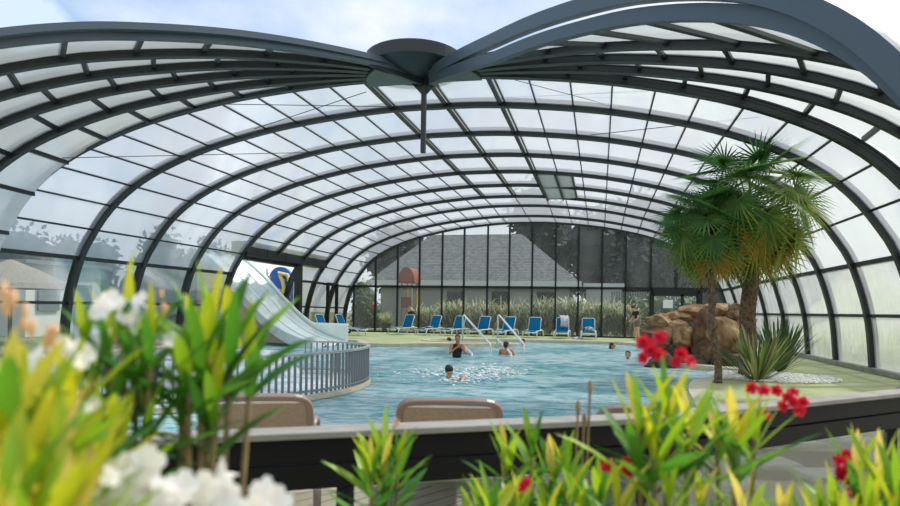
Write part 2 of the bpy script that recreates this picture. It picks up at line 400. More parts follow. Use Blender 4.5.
# far arch and the opened roof panels resting at the skylight's end
t = tag(empty('ceiling'), kind='structure'); rib(t, arch_line(33.7), (0, 1, 0))
b = MB(); b.box((-2.1, 21.8, 5.74), (-.95, 26.6, 5.78)); t2 = tag(empty('ceiling'), kind='structure')
b.build('stacked_roof_panel', M['roof_milky'], t2)
for X in (-2.1, -1.5, -.95): b = MB(); b.box((X-.03, 21.7, 5.7), (X+.03, 26.7, 5.82)); b.build('panel_runner', M['alu'], t2)

# opened fan of dome leaves turning about the hub
HX = -3.46; HUB = Vector((HX, HY, 5.93))
def dome_pt(s, ph, side, dz=0):
    r, z = prof(s); k = math.radians(ph)
    return Vector((HX + side * r * math.cos(k), HY - r * math.sin(k), z + dz * max(0, z) / 5.93 * min(1, .45 + r / 5)))
def dome_line(ph, side, dz=0, s0=.35): return [dome_pt(s0 + (SMAX - s0) * i / 60, ph, side, dz) for i in range(61)]
def dome_nrm(ph, side): k = math.radians(ph); return Vector((math.sin(k) * side, math.cos(k), 0)) 
FAN = {-1: [4, 14, 23.5, 32, 41, 50.5], 1: [0, 8, 16.5, 25.5, 50]}
for side, phs in FAN.items():
    for j in range(1, len(phs)):
        a, c = phs[j-1], phs[j]; last = j == len(phs) - 1
        t = tag(empty('ceiling'), kind='structure')
        s_ = side
        dzo = -.43 if (last and side > 0) else 0      # the outermost right leaf is nested lower
        L = dome_line(c, side, dzo); nn = dome_nrm(c, side)
        if last:
            b = MB(); b.sweep(L, nn, .12, .17); b.build('arch_rib', M['alu_blue'], t)
            L2 = dome_line(c + (.6 if side > 0 else 1.5), side, -.15 if side > 0 else .06); b = MB(); b.sweep(L2, dome_nrm(c + 1, side), .14, .2 if side > 0 else .10); b.build('outer_arch_beam', M['alu_blue'], t)
        else: rib(t, L, nn, h=.16)
        s0 = .9; n_ = 24; b = MB()
        A = [dome_pt(s0 + (SMAX-s0)*i/n_, a, side, .03) for i in range(n_+1)]; B = [dome_pt(s0 + (SMAX-s0)*i/n_, c, side, .03 + dzo) for i in range(n_+1)]
        b.add(A + B, [(i, i+1, n_+2+i, n_+1+i) for i in range(n_)]); b.build('milky_pane', M['roof_milky'], t, smooth=True)
        off = (j * .27) % .8
        s = 1.5 + off
        while s < SMAX - .5:
            b = MB(); b.sweep([dome_pt(s, a, side), dome_pt(s, c, side, dzo)], (0, 0, 1), .08, .07); b.build('glazing_bar', M['alu'], t); s += 1.05
# hub: drum, plates, bracket and hanging post
t = tag(empty('ceiling_hub', HUB), kind='structure')
b = MB(); b.lathe([(.05, -.14), (.5, -.06), (.86, .06), (.93, .10), (.95, .32), (.9, .35), (.6, .42), (.05, .46)], HUB + Vector((-.2, -.05, 0)), 40); local(b.build('drum', M['alu'], t, smooth=False), t)
PLM = mat('green grey plate', (84, 98, 96), .45, .2)
for sg, amax in ((-1, 50.5), (1, 36)):
    b = MB(); n_ = 14; vs = [HUB + Vector((0, 0, -.17))] + [HUB + Vector((sg * 1.15 * math.cos(math.radians(amax * i / n_)), -1.15 * math.sin(math.radians(amax * i / n_)) + .05, -.17)) for i in range(n_+1)]
    vt = [v + Vector((0, 0, .04)) for v in vs]; k = len(vs)
    b.add(vs + vt, [tuple(range(k)), tuple(range(k, 2*k))[::-1]] + [(i, k+i, k+(i+1) % k, (i+1) % k) for i in range(k)])
    local(b.build('gusset_plate', PLM, t), t)
for sg in (-1, 1):
    b = MB(); b.sweep([HUB + Vector((0, 0, -.13)), HUB + Vector((sg * 1.25 * math.cos(math.radians(50 if sg < 0 else 38)), -1.25 * math.sin(math.radians(50 if sg < 0 else 38)), -.02))], (0, 0, 1), .2, .08); local(b.build('hub_arm', M['alu'], t), t)
b = MB(); b.add([HUB + Vector(v) for v in ((-.3, -.03, -.12), (.3, -.03, -.12), (.06, -.03, -.38), (-.06, -.03, -.38), (-.3, .03, -.12), (.3, .03, -.12), (.06, .03, -.38), (-.06, .03, -.38))],
      [(0,1,2,3), (7,6,5,4), (0,4,5,1), (1,5,6,2), (2,6,7,3), (3,7,4,0)]); local(b.build('bracket', M['alu'], t), t)
b = MB(); b.box((HX-.045, HY-.045, 4.38), (HX+.045, HY+.045, 5.83)); local(b.build('hanging_post', M['alu'], t), t)
# tension cables under the roof
for a, c in (((62, 158, 14.0), (330, 152, 16.0)), ((254, 129, 14.5), (366, 92, 12.7)), ((214, 104, 14), (420, 107, 14)), ((515, 80, 12.8), (655, 117, 14.5)), ((500, 98, 14.5), (650, 91, 13)), ((590, 135, 15), (760, 117, 13.2))):
    b = MB(); b.tube([at(*a), at(*c)], .008, 5); tag(b.build('tension_cable', M['alu_dark']), kind='structure')
# concrete curbs below both sides
for X in (6.16, -13.6):
    b = MB(); b.box((X - .18, 12.2, 0), (X + .22, 34, .12)) if X > 0 else (b.box((X - .22, 12.2, 0), (X + .18, 21.7, .12)), b.box((X - .22, 26.5, 0), (X + .18, 34, .12)))
    tag(b.build('trim_1', M['concrete'], bevel=.01), kind='structure')

# back wall: frame with mullions, transom and clear panes
t = tag(empty('wall_back', (0, 33.7, 0)), kind='structure')
YB = 33.7
MX = [aty(px, 300, YB).x for px in (354, 375.6, 397.4, 419.2, 441.8, 463.6, 487.1, 508.9, 531.8, 555.3, 578.1, 601.7, 625.2, 650.4, 676, 701)]
def ztop(X):
    r = abs(X - XC); z = 0
    for i in range(len(HALF) - 1):
        if HALF[i][0] <= r <= HALF[i+1][0]:
            return (HALF[i][1] + (HALF[i+1][1]-HALF[i][1]) * (r-HALF[i][0]) / (HALF[i+1][0]-HALF[i][0] + 1e-9)) * .98
    return 0
for X in MX:
    if 'n' and (X < aty(655, 300, YB).x or X > aty(698, 300, YB).x or True):
        b = MB(); z0 = 2.46 if aty(670, 300, YB).x < X < aty(680, 300, YB).x else 0
        b.box((X-.045, YB-.06, z0), (X+.045, YB+.06, ztop(X))); local(b.build('mullion', M['alu_dark'], t), t)
b = MB(); b.box((-13.3, YB-.06, 2.4), (5.75, YB+.06, 2.52)); local(b.build('transom', M['alu_dark'], t), t)
b = MB(); b.box((-13.6, YB-.06, 0), (6.1, YB+.06, .08)); local(b.build('sill_rail', M['alu_dark'], t), t)
edges = [-13.45] + MX + [5.9]
for a, c in zip(edges, edges[1:]):
    for z0, z1, nm in ((0, 2.4, 'low_pane'), (2.52, None, 'high_pane')):
        b = MB(); za = z1 or max(2.52, ztop(a)); zc = z1 or max(2.52, ztop(c))
        b.add([(a, YB, z0), (c, YB, z0), (c, YB, zc), (a, YB, za)], [(0, 1, 2, 3)]); local(b.build(nm, M['clear'], t), t)
# double door in the back wall
dA, dB = aty(651, 300, YB).x, aty(699, 300, YB).x
t = tag(empty('door_1', (dA, YB - .08, 0)), kind='structure')
b = MB()
for X in (dA, dB): b.box((X-.07, YB-.14, 0), (X+.07, YB-.02, 2.4))
b.box((dA, YB-.14, 2.22), (dB, YB-.02, 2.42)); local(b.build('door_frame', M['alu_dark'], t), t)
dm = aty(682, 300, YB).x
for X0, X1 in ((dA+.07, dm), (dm, dB-.07)):
    b = MB()
    for bx in (((X0, 0), (X0+.07, 2.2)), ((X1-.07, 0), (X1, 2.2)), ((X0, 0), (X1, .12)), ((X0, 2.1), (X1, 2.22))): b.box((bx[0][0], YB-.12, bx[0][1]), (bx[1][0], YB-.05, bx[1][1]))
    o = b.build('door_leaf', M['alu'], t); local(o, t)
    b = MB(); b.tube([(X1-.12 if X0 < dm-.5 else X0+.12, YB-.2, .8), (X1-.12 if X0 < dm-.5 else X0+.12, YB-.2, 1.3)], .015, 6); b.build('door_handle', M['steel'], o)
sg = MB(); p0, p1 = aty(663, 308, YB - .2), aty(673, 300, YB - .2); sg.box((p0.x, YB-.19, p0.z), (p1.x, YB-.165, p1.z))
tag(sg.build('notice_sheet', mat('white paper', (236, 238, 240), .8)), 'white paper notice fixed to the glass of the back door', 'notice')

# slide opening in the left side: deep header beam and posts
t = tag(empty('wall_left', (-12.7, 21.7, 0)), kind='structure')
b = MB(); b.box((-13.15, 21.7, 3.12), (-12.5, 28.9, 3.66)); local(b.build('header_beam', M['alu'], t, bevel=.01), t)
for Y in (23.2, 24.7, 26.2, 27.6):
    b = MB(); b.box((-12.52, Y-.02, 3.12), (-12.49, Y+.02, 3.66)); local(b.build('beam_joint', M['alu_dark'], t), t)
for X, Y in ((-12.65, 26.2),):
    b = MB(); b.box((X-.13, Y-.13, 0), (X+.13, Y+.13, 3.15)); local(b.build('post', M['alu_dark'], t), t)
b = MB(); b.box((-13.0, 21.7, 3.0), (-12.7, 26.5, 3.1)); local(b.build('lower_track', M['alu_dark'], t), t)
# side door further back on the left
t = tag(empty('door_2', (-12.9, 30.2, 0)), kind='structure')
b = MB()
for Y in (30.0, 31.1): b.box((-13.0, Y-.05, 0), (-12.85, Y+.05, 2.5))
b.box((-13.0, 30.0, 2.4), (-12.85, 31.1, 2.5)); local(b.build('door_frame', M['alu_dark'], t), t)

# ================================================================ beyond the back wall
def blade(b, base, dirv, L, w, droop, tint, fold=.25, n_=5):
    """one arching strap leaf"""
    d = Vector(dirv).normalized(); side = d.cross(Vector((0, 0, 1))); side = side.normalized() if side.length > 1e-3 else Vector((1, 0, 0))
    P = Vector(base); vs = []; st = L / n_
    for i in range(n_ + 1):
        k = i / n_; ww = w * (.55 + 1.2 * k) * (1 - k) ** .6 + w * .03 if k < 1 else w * .03
        up = side.cross(d).normalized()
        vs += [P - side * ww + up * ww * fold, P.copy(), P + side * ww + up * ww * fold]
        P = P + d * st; d = (d + Vector((0, 0, -droop * (k + .15)))).normalized()
    b.add(vs, [f for i in range(n_) for f in ((3*i, 3*i+1, 3*i+4, 3*i+3), (3*i+1, 3*i+2, 3*i+5, 3*i+4))], tint)
LF = {}
LF['reed'] = leafmat('reed leaf', [(0, (50, 66, 38)), (.4, (112, 130, 72)), (.7, (196, 198, 140)), (1, (240, 234, 204))], .3)
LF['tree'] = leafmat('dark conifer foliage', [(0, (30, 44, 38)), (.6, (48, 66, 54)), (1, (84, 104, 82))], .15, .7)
LF['bush'] = leafmat('garden shrub leaf', [(0, (44, 66, 36)), (.6, (84, 112, 52)), (1, (150, 166, 84))], .3)
LF['palm'] = leafmat('fan palm leaf', [(0, (50, 92, 48)), (.3, (82, 128, 60)), (.55, (150, 168, 76)), (.8, (214, 186, 78)), (1, (204, 140, 52))], .5)
LF['ole'] = leafmat('oleander leaf', [(0, (42, 92, 34)), (.35, (86, 146, 40)), (.6, (158, 190, 40)), (.82, (222, 214, 44)), (1, (236, 206, 120))], .45, .4)
LF['phor'] = leafmat('flax leaf', [(0, (56, 84, 48)), (.5, (96, 120, 64)), (.8, (168, 172, 104)), (1, (206, 196, 136))], .2)
M['bark'] = mat('palm fibre bark', (84, 66, 50), .95, 0, (132, 110, 86), 14, .9, 30)
M['twig'] = mat('oleander twig', (120, 100, 70), .8, 0, (150, 128, 92), 30)
M['trunk'] = mat('tree trunk bark', (74, 64, 54), .9)

def reed_clump(x, y, w, h, label):
    t = tag(empty('reed_clump', (x, y, 0)), label, 'reeds', 'reed clumps in a row behind the back glass')
    b = MB()
    for i in range(640):
        a = R.uniform(0, 2*PI); k = R.random() ** .5
        px, py = math.cos(a) * k * w, math.sin(a) * k * .55
        z0 = R.uniform(0, h * .55); a2 = R.uniform(0, 2*PI)
        d = Vector((math.cos(a2) * R.uniform(.2, 1.3), math.sin(a2) * R.uniform(.2, 1.3), 1))
        blade(b, (px, py, z0), d, R.uniform(.5, 1.0) * h * .55, R.uniform(.018, .04), R.uniform(.3, 1.3), min(1, max(0, R.gauss(.5 + .4 * (z0 / h), .3))), n_=4)
    b.build('foliage', LF['reed'], t)
    b = MB()
    for i in range(14): px = R.uniform(-w, w) * .8; b.tube([(px, R.uniform(-.2, .2), 0), (px + R.uniform(-.1, .1), 0, h * .6)], .015, 5)
    b.build('stems', M['twig'], t)
reed_at = [(422, 1.75), (452, 2.15), (482, 2.2), (512, 2.1), (541, 2.35), (569, 2.45), (597, 2.3), (624, 2.2)]
for i, (px, h) in enumerate(reed_at):
    p = aty(px, 320, 34.9)
    reed_clump(p.x, 35.3, .7, h, ['reed clump beside the wooden play tower', 'reed clump behind the third blue lounger, dull green', 'reed clump behind the fourth blue lounger', 'reed clump under the middle of the grey roof',
        'tallest reed clump left of the towel lounger', 'pale-topped reed clump behind the lounger with a towel', 'reed clump behind the last blue lounger in the row', 'reed clump at the right end, behind the standing person'][i])

# grey hipped-roof house
def face(name, P, m, parent):
    b = MB(); k = len(P); P = [Vector(p) for p in P]; nn = (P[1]-P[0]).cross(P[2]-P[0]).normalized() * .12
    b.add(P + [p + nn for p in P], [tuple(range(k))[::-1], tuple(range(k, 2*k))] + [(i, (i+1) % k, k+(i+1) % k, k+i) for i in range(k)]); return b.build(name, m, parent)
def tiles():
    m, n, l, p = newmat('grey roof tiles'); tc = n.new('ShaderNodeTexCoord'); br = n.new('ShaderNodeTexBrick')
    mp = n.new('ShaderNodeMapping'); mp.inputs['Rotation'].default_value = (PI/2, 0, 0); l.new(tc.outputs['Object'], mp.inputs[0]); l.new(mp.outputs[0], br.inputs[0])
    br.inputs['Color1'].default_value = lin((96, 98, 98)); br.inputs['Color2'].default_value = lin((128, 129, 128)); br.inputs['Mortar'].default_value = lin((76, 78, 80)); br.inputs['Scale'].default_value = 2.0
    br.inputs['Mortar Size'].default_value = .04
    l.new(br.outputs[0], p.inputs['Base Color']); p.inputs['Roughness'].default_value = .8; return m
HYY = 46.0
t = tag(empty('house', aty(475, 320, HYY)), 'low house with a big grey tiled hip roof behind the reeds', 'house'); t.location.z = 0
eL, eR = aty(368, 281, HYY), aty(580, 284, HYY); rL, rR = aty(431, 235, HYY + 5), aty(522, 234, HYY + 5)
ez = 3.3; rz = rL.z
b = MB(); b.box((eL.x + .8, HYY + .6, 0), (eR.x - .8, HYY + 9.5, ez)); local(b.build('wall', mat('grey render', (150, 152, 150), .9), t), t)
RP = tiles(); b = MB()
V_ = [(eL.x, HYY, ez), (eR.x, HYY, ez), (eR.x, HYY+10, ez), (eL.x, HYY+10, ez), (rL.x, HYY+5, rz), (rR.x, HYY+5, rz)]
b.add(V_, [(0, 1, 5, 4), (1, 2, 5), (2, 3, 4, 5), (3, 0, 4), (3, 2, 1, 0)]); local(b.build('roof', RP, t), t)
b = MB(); b.box((eL.x - .1, HYY - .1, ez - .32), (eR.x + .1, HYY + .0, ez + .05)); local(b.build('fascia', mat('white fascia board', (206, 208, 206), .6), t), t)
for px in (455, 500, 545):
    c = aty(px, 300, HYY + .5); b = MB(); b.box((c.x-.6, HYY + .5, 1.0), (c.x+.6, HYY + .62, 2.6)); local(b.build('window', M['rubber'], t), t)
t = tag(empty('annex', aty(600, 320, 48)), 'pale flat-roofed annex right of the grey-roofed house', 'building'); t.location.z = 0
a_, c_ = aty(586, 300, 48), aty(622, 300, 48)
b = MB(); b.box((a_.x, 48, 0), (c_.x, 53, 3.0)); local(b.build('wall', mat('pale annex wall', (176, 180, 180), .9), t), t)
b = MB(); b.box((a_.x-.2, 47.8, 3.0), (c_.x+.2, 53.2, 3.3)); local(b.build('roof', mat('pale roof edge', (200, 204, 204), .8), t), t)

# dark trees
def tree(px, Y, z0, z1, rad, label, kind=0, X=None, n_=900, leaf='tree', group=None, name='tree', lobes=7):
    x = X if X is not None else aty(px, 300, Y).x
    t = tag(empty(name, (x, Y, 0)), label, 'tree' if name == 'tree' else 'shrub', group)
    b = MB(); b.tube([(0, 0, 0), (.05, 0, z0 + (z1-z0) * .4), (0, .05, z1 * .9)], [rad * .08 + .04, rad * .05 + .03, .02], 7); b.build('trunk', M['trunk'], t)
    L = [(R.uniform(-.55, .55) * rad, R.uniform(-.5, .5) * rad, z0 + (z1 - z0) * R.uniform(.15, .85), rad * R.uniform(.4, .62)) for _ in range(lobes)]
    L.append((0, 0, (z0 + z1) / 2, rad * .7))
    b = MB()
    for c in L:      # dense inner mass
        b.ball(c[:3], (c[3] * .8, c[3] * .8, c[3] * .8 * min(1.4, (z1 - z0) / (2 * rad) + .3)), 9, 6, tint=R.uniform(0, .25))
    for i in range(n_):
        c = R.choice(L); u = Vector((R.gauss(0, 1), R.gauss(0, 1), R.gauss(0, 1))).normalized(); q = R.uniform(.75, 1.15)
        p = Vector(c[:3]) + Vector((u.x * c[3], u.y * c[3], u.z * c[3] * min(1.4, (z1 - z0) / (2 * rad) + .3))) * q
        s = rad * R.uniform(.05, .11); e1 = Vector((R.gauss(0, 1), R.gauss(0, 1), R.gauss(0, 1))).normalized(); e2 = e1.orthogonal().normalized()
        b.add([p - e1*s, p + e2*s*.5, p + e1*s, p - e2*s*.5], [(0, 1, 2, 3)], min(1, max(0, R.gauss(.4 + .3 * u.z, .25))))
    b.build('foliage', LF[leaf], t); return t
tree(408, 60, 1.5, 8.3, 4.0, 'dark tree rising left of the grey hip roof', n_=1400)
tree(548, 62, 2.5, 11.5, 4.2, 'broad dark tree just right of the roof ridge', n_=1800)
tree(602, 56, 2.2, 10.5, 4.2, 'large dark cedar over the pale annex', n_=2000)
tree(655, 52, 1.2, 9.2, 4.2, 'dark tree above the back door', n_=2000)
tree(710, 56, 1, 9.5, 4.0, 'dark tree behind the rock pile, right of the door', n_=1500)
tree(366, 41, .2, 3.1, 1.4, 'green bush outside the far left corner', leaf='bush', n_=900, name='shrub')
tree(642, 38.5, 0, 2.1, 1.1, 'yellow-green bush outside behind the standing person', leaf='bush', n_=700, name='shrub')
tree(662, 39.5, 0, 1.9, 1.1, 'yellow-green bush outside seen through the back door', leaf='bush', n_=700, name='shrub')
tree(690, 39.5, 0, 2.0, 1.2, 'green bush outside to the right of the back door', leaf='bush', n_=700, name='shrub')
# slatted grey fence outside at right back
b = MB(); f0, f1 = aty(612, 300, 44), aty(700, 300, 44)
for i in range(36): X = f0.x + (f1.x - f0.x) * i / 35; b.box((X - .06, 44, 0), (X + .05, 44.05, 2.6))
b.box((f0.x, 44.05, .5), (f1.x, 44.1, .6)); b.box((f0.x, 44.05, 2.1), (f1.x, 44.1, 2.2))
tag(b.build('garden_fence', mat('grey fence boards', (122, 128, 128), .8)), 'grey board fence outside behind the yellow-green bushes', 'fence')

# wooden play tower with a red roof
c = aty(409, 320, 38.5); t = tag(empty('play_tower', (c.x, 38.5, -.12)), 'wooden play tower with a faded red roof behind the glass', 'play tower')
WD = mat('play tower timber', (170, 142, 110), .8); RD = mat('faded red boards', (150, 74, 56), .8)
for sx in (-.62, .62):
    for sy in (-.6, .6): b = MB(); b.box((sx-.07, sy-.07, 0), (sx+.07, sy+.07, 3.2)); b.build('post', WD, t)
b = MB(); b.box((-.7, -.7, 1.35), (.7, .7, 1.45)); b.build('platform', WD, t)
b = MB()
n_ = 10
pr = [(1.05 * math.cos(PI * (1 - i / n_)) - 0, 2.95 + .95 * math.sin(PI * i / n_)) for i in range(n_ + 1)]
vs = [(x, -.75, z) for x, z in pr] + [(x, .75, z) for x, z in pr]; k = n_ + 1
b.add(vs, [(i, i+1, k+i+1, k+i) for i in range(n_)] + [tuple(range(k))[::-1], tuple(range(k, 2*k)), (0, k, 2*k-1, k-1)]); b.build('roof', RD, t)
b = MB(); b.box((-.62, -.68, 1.45), (.62, -.62, 2.1)); b.build('side_panel', RD, t)
b = MB(); b.box((.7, -.3, 0), (.95, .3, 2.5), Matrix.Rotation(.12, 4, 'Y')); b.build('climbing_board', mat('yellow play board', (208, 172, 60), .6), t)
t.scale.x = .5
# potted plant outside the glass
def potted(px, py, Y, label, h=.7, hang=False):
    c = aty(px, py, Y); t = tag(empty('potted_plant', (c.x, Y, c.z if hang else 0)), label, 'plant pot')
    b = MB(); b.lathe([(.2, 0), (.27, .38), (.30, .40), (.30, .46), (.25, .46), (.22, .38)], (0, 0, 0), 18); b.build('pot', M['rubber'], t)
    b = MB()
    for i in range(170):
        a = R.uniform(0, 2*PI); blade(b, (R.uniform(-.12, .12), R.uniform(-.12, .12), .4), (math.cos(a) * R.uniform(.2, 1), math.sin(a) * R.uniform(.2, 1), 1), R.uniform(.3, .9) * h, .025, .4, R.uniform(.5, 1), n_=3)
    b.build('foliage', LF['reed'], t); return t
potted(386, 331, 34.7, 'dry straw-coloured plant in a black pot outside the glass', 1.0)
b = MB(); c = aty(374, 306, 34.6); b.ball((c.x, c.y, c.z), .16, 12, 8); tag(b.build('red_float', mat('red buoy plastic', (206, 34, 60), .4)), 'small round red float on the far left glass mullion', 'float')

# ================================================================ beyond the left side
X0 = -24
def bx_thing(name, parts, label, cat):
    root = None
    for nm, a, c, m in parts:
        if root is None: root = tag(empty(name, ((a[0]+c[0])/2, (a[1]+c[1])/2, 0)), label, cat)
        b = MB(); b.box(a, c); local(b.build(nm, m, root), root)
    return root
WH = mat('white painted wall', (226, 228, 228), .8); GR = mat('grey shutter', (120, 126, 130), .7)
bx_thing('cabin', [('wall', (-24.5, 20.6, 0), (-21, 24.4, 2.75), WH), ('roof', (-24.8, 20.3, 2.75), (-20.7, 24.7, 2.9), GR), ('window', (-20.99, 21.1, 1.0), (-20.9, 22.1, 2.0), GR), ('door', (-20.99, 22.9, 0), (-20.9, 23.8, 2.05), GR)],
         'white cabin seen through the left panes beside the thatched parasols', 'cabin')
def thatch(x, y, label):
    t = tag(empty('thatched_parasol', (x, y, 0)), label, 'parasol')
    b = MB(); b.tube([(0, 0, 0), (0, 0, 2.9)], .06, 8); b.build('pole', M['trunk'], t)
    b = MB(); b.lathe([(1.75, 2.1), (1.6, 2.3), (.9, 2.75), (.15, 3.15), (.02, 3.2)], (0, 0, 0), 22); b.build('canopy', mat('grey thatch', (134, 126, 114), .95, 0, (168, 160, 146), 20, .6), t); t.scale = (1, 1, .82)
thatch(-17.9, 17.0, 'thatched parasol outside at the far left edge'); thatch(-21.6, 18.0, 'second thatched parasol, nearer the white cabin')
for i, (y, z1, r, lb) in enumerate(((27.5, 4.4, 2.4, 'dark shrubby tree to the right of the white cabin, outside the left panes'), (33.5, 4.8, 2.4, 'dark tree outside behind the slide head'), (39, 5.6, 2.5, 'dark tree outside beyond the slide opening'), (45, 6.0, 2.8, 'dark tree outside the far left corner posts'), (21.5, 4.2, 2.3, 'dark tree outside behind the thatched parasols'))):
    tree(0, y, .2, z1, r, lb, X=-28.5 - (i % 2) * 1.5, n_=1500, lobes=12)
# blue slide tower outside the opening, green hedge column
c = aty(281, 290, 31.0); t = tag(empty('slide_tower', (c.x, 31, 0)), 'blue arched slide tower with yellow dots outside the slide opening', 'slide tower')
BL = mat('bright blue fibreglass', (20, 96, 190), .35); YL = mat('pale yellow fibreglass', (226, 206, 130), .4)
b = MB(); n_ = 12; pr = [(-.62, 0)] + [(-.62 * math.cos(PI*i/n_), 2.7 + .62 * math.sin(PI*i/n_)) for i in range(n_+1)] + [(.62, 0)]; k = len(pr)
b.add([(x, -.12, z) for x, z in pr] + [(x, .12, z) for x, z in pr], [tuple(range(k))[::-1], tuple(range(k, 2*k))] + [(i, (i+1) % k, k+(i+1) % k, k+i) for i in range(k)]); b.build('arch_panel', BL, t)
b = MB(); b.tube([(-.05 + .3 * math.sin(PI*i/10), -.2, 1.5 + 1.5 * i / 10) for i in range(11)] + [(.45, -.2, 2.9), (.6, -.2, 2.5)], .1, 8); b.build('yellow_tube', YL, t)
for dx, dz in ((.0, 2.1), (.15, 1.8), (-.2, 1.5), (.2, 2.6)): b = MB(); b.ball((dx, -.16, dz), .1, 10, 6); b.build('yellow_dot', YL, t)
tree(266, 29.5, .2, 3.5, .42, 'narrow dark green column of foliage beside the blue slide tower', leaf='bush', name='shrub', n_=500)

# ================================================================ beyond the right side
b = MB(); vs = []; 
for i in range(12):
    for j in range(4): vs.append((8.5 + j * 3.2, 6 + i * 4, [0, 1.1, 2.0, 2.2][j] + .25 * math.sin(i * 1.3 + j)))
b.add(vs, [(4*i+j, 4*i+j+1, 4*i+j+5, 4*i+j+4) for i in range(11) for j in range(3)])
tag(b.build('bank', mat('pale grassy bank', (214, 214, 208), .95, 0, (192, 194, 184), 3)), kind='structure')
bx_thing('bungalow', [('wall', (15, 24, 1.5), (21, 34, 4.2), WH), ('roof', (14.6, 23.6, 4.2), (21.4, 34.4, 4.5), GR)], 'pale bungalow seen faintly through the frosted right panes', 'bungalow')
for i, (x, y) in enumerate(((8.0, 13.5), (7.9, 17.5), (8.1, 21.5), (8.0, 26))):
    t = tag(empty('dry_grass', (x, y, 0)), ['dry grass tuft outside the nearest frosted right pane', 'dry grass tuft outside the second frosted right pane', 'dry grass tuft outside right, level with the flax plant', 'dry grass tuft outside right, behind the rock pile'][i], 'grass', 'dry grass outside the right panes')
    b = MB()
    for q in range(220): a = R.uniform(0, 2*PI); blade(b, (R.uniform(-.5, .5), R.uniform(-1.2, 1.2), 0), (math.cos(a) * .4, math.sin(a) * .4, 1), R.uniform(.5, 1.2), .015, .3, R.uniform(.5, 1), n_=3)
    b.build('foliage', LF['reed'], t)

# ================================================================ blue loungers
def lounger_parts(t, sling_m, frame_m, back_ang=58, leg_style=0):
    """head at +y, feet at -y; origin under the seat/back hinge"""
    W2 = .31; ca, sa = math.cos(math.radians(back_ang)), math.sin(math.radians(back_ang)); L = .68
    for sx in (-1, 1):
        b = MB(); b.tube([(sx*W2, -1.12, .26), (sx*W2, -1.05, .31), (sx*W2, -.3, .335), (sx*W2, .45, .33), (sx*W2, .52, .26)], .025, 8); b.build('side_rail', frame_m, t, smooth=True)
    b = MB(); b.tube([(-W2, -1.12, .26), (W2, -1.12, .26)], .024, 8); b.build('foot_bar', frame_m, t, smooth=True)
    for sx in (-1, 1):
        b = MB(); b.tube([(sx*W2, -.86, .31), (sx*(W2+.02), -.99, .22), (sx*(W2+.03), -1.0, .02)], [.028, .03, .026], 8); b.build('leg', frame_m, t, smooth=True)
        b = MB(); b.tube([(sx*W2, -.1, .33), (sx*(W2+.02), .12, .37), (sx*(W2+.04), .33, .33), (sx*(W2+.05), .46, .17), (sx*(W2+.05), .5, .02)], [.028, .032, .032, .03, .026], 8); b.build('leg', frame_m, t, smooth=True)
    b = MB(); b.box((-W2+.02, -1.08, .325), (W2-.02, .02, .345)); b.build('seat_sling', sling_m, t)
    bk = MB(); P = [(-W2+.02, .02, .34), (-W2+.02, .02 + ca*L*.94, .34 + sa*L*.94), (-W2+.07, .02 + ca*L, .34 + sa*L), (W2-.07, .02 + ca*L, .34 + sa*L), (W2-.02, .02 + ca*L*.94, .34 + sa*L*.94), (W2-.02, .02, .34)]
    o = bk; o.tube(P, .022, 8)
    fr = o.build('back_frame', frame_m, t, smooth=True)
    b = MB(); nn = Vector((0, -sa, ca)) * .012; u = Vector((0, ca, sa)); a0 = Vector((-W2+.02, .02, .35)); a1 = Vector((W2-.02, .02, .35)); q0 = a0 + u * (L - .01); q1 = a1 + u * (L - .01)
    b.add([a0-nn, a1-nn, q1-nn, q0-nn, a0+nn, a1+nn, q1+nn, q0+nn], [(3,2,1,0), (4,5,6,7), (0,1,5,4), (1,2,6,5), (2,3,7,6), (3,0,4,7)]); b.build('back_sling', sling_m, t)
    for sx in (-.2, .2): b = MB(); b.tube([(sx, .02 + ca*L*.6, .32 + sa*L*.55), (sx, .4, .3)], .012, 6); b.build('back_prop', frame_m, t)
GB = 'blue sun loungers in a row before the back glass'
spots = [(405, -24), (432, -24), (456, -22), (481, -18), (506, -16), (532, -6), (560, 0), (586, 2)]
labs = ['blue lounger at the left end of the back row, dark clothes on its top', 'second blue lounger from the potted plant, clothes on its seat', 'blue lounger left of the first slanted stair rail', 'blue lounger between the two slanted stair rails',
        'blue lounger behind the second slanted stair rail', 'empty blue lounger right of the stair rails', 'blue lounger with a white towel over its back', 'blue lounger at the right end with a black and white bag']
proto = empty('sun_lounger'); lounger_parts(proto, M['blue'], M['white_frame'], 66)
BP = []
for i, (px, rz) in enumerate(spots):
    o = proto if i == 0 else copy_tree(proto); tag(o, labs[i], 'sun lounger', GB)
    c = aty(px + 3, 300, 32.2); o.location = (c.x, 32.0, 0); o.rotation_euler.z = math.radians(rz); BP.append(o)
for i, (x, y, rz, lb) in enumerate(((-12.1, 27.7, 78, 'blue lounger by the left wall, half hidden by the slide end'), (-11.8, 29.3, 80, 'blue lounger by the left wall, its foot clear of the slide'))):
    o = copy_tree(proto); tag(o, lb, 'sun lounger', 'blue sun loungers by the left wall'); o.location = (x, y, 0); o.rotation_euler.z = math.radians(rz)
def cloth(name, c, sx, sy, sz, m, label, cat, seed=1, rz=0):
    bm = bmesh.new(); bmesh.ops.create_icosphere(bm, subdivisions=3, radius=1)
    for v in bm.verts:
        k = 1 + .35 * noise.noise(v.co * 2.3 + Vector((seed, 0, 0))); v.co = Vector((v.co.x*sx*k, v.co.y*sy*k, max(-.6, v.co.z) * sz * k))
    me = bpy.data.meshes.new(name); bm.to_mesh(me); bm.free(); me.materials.append(m); o = bpy.data.objects.new(name, me); C.objects.link(o)
    o.location = c; o.rotation_euler.z = rz; tag(o, label, cat); return o
def on_l(o, x, y, z): return Matrix.Rotation(o.rotation_euler.z, 4, 'Z') @ Vector((x, y, z)) + o.location
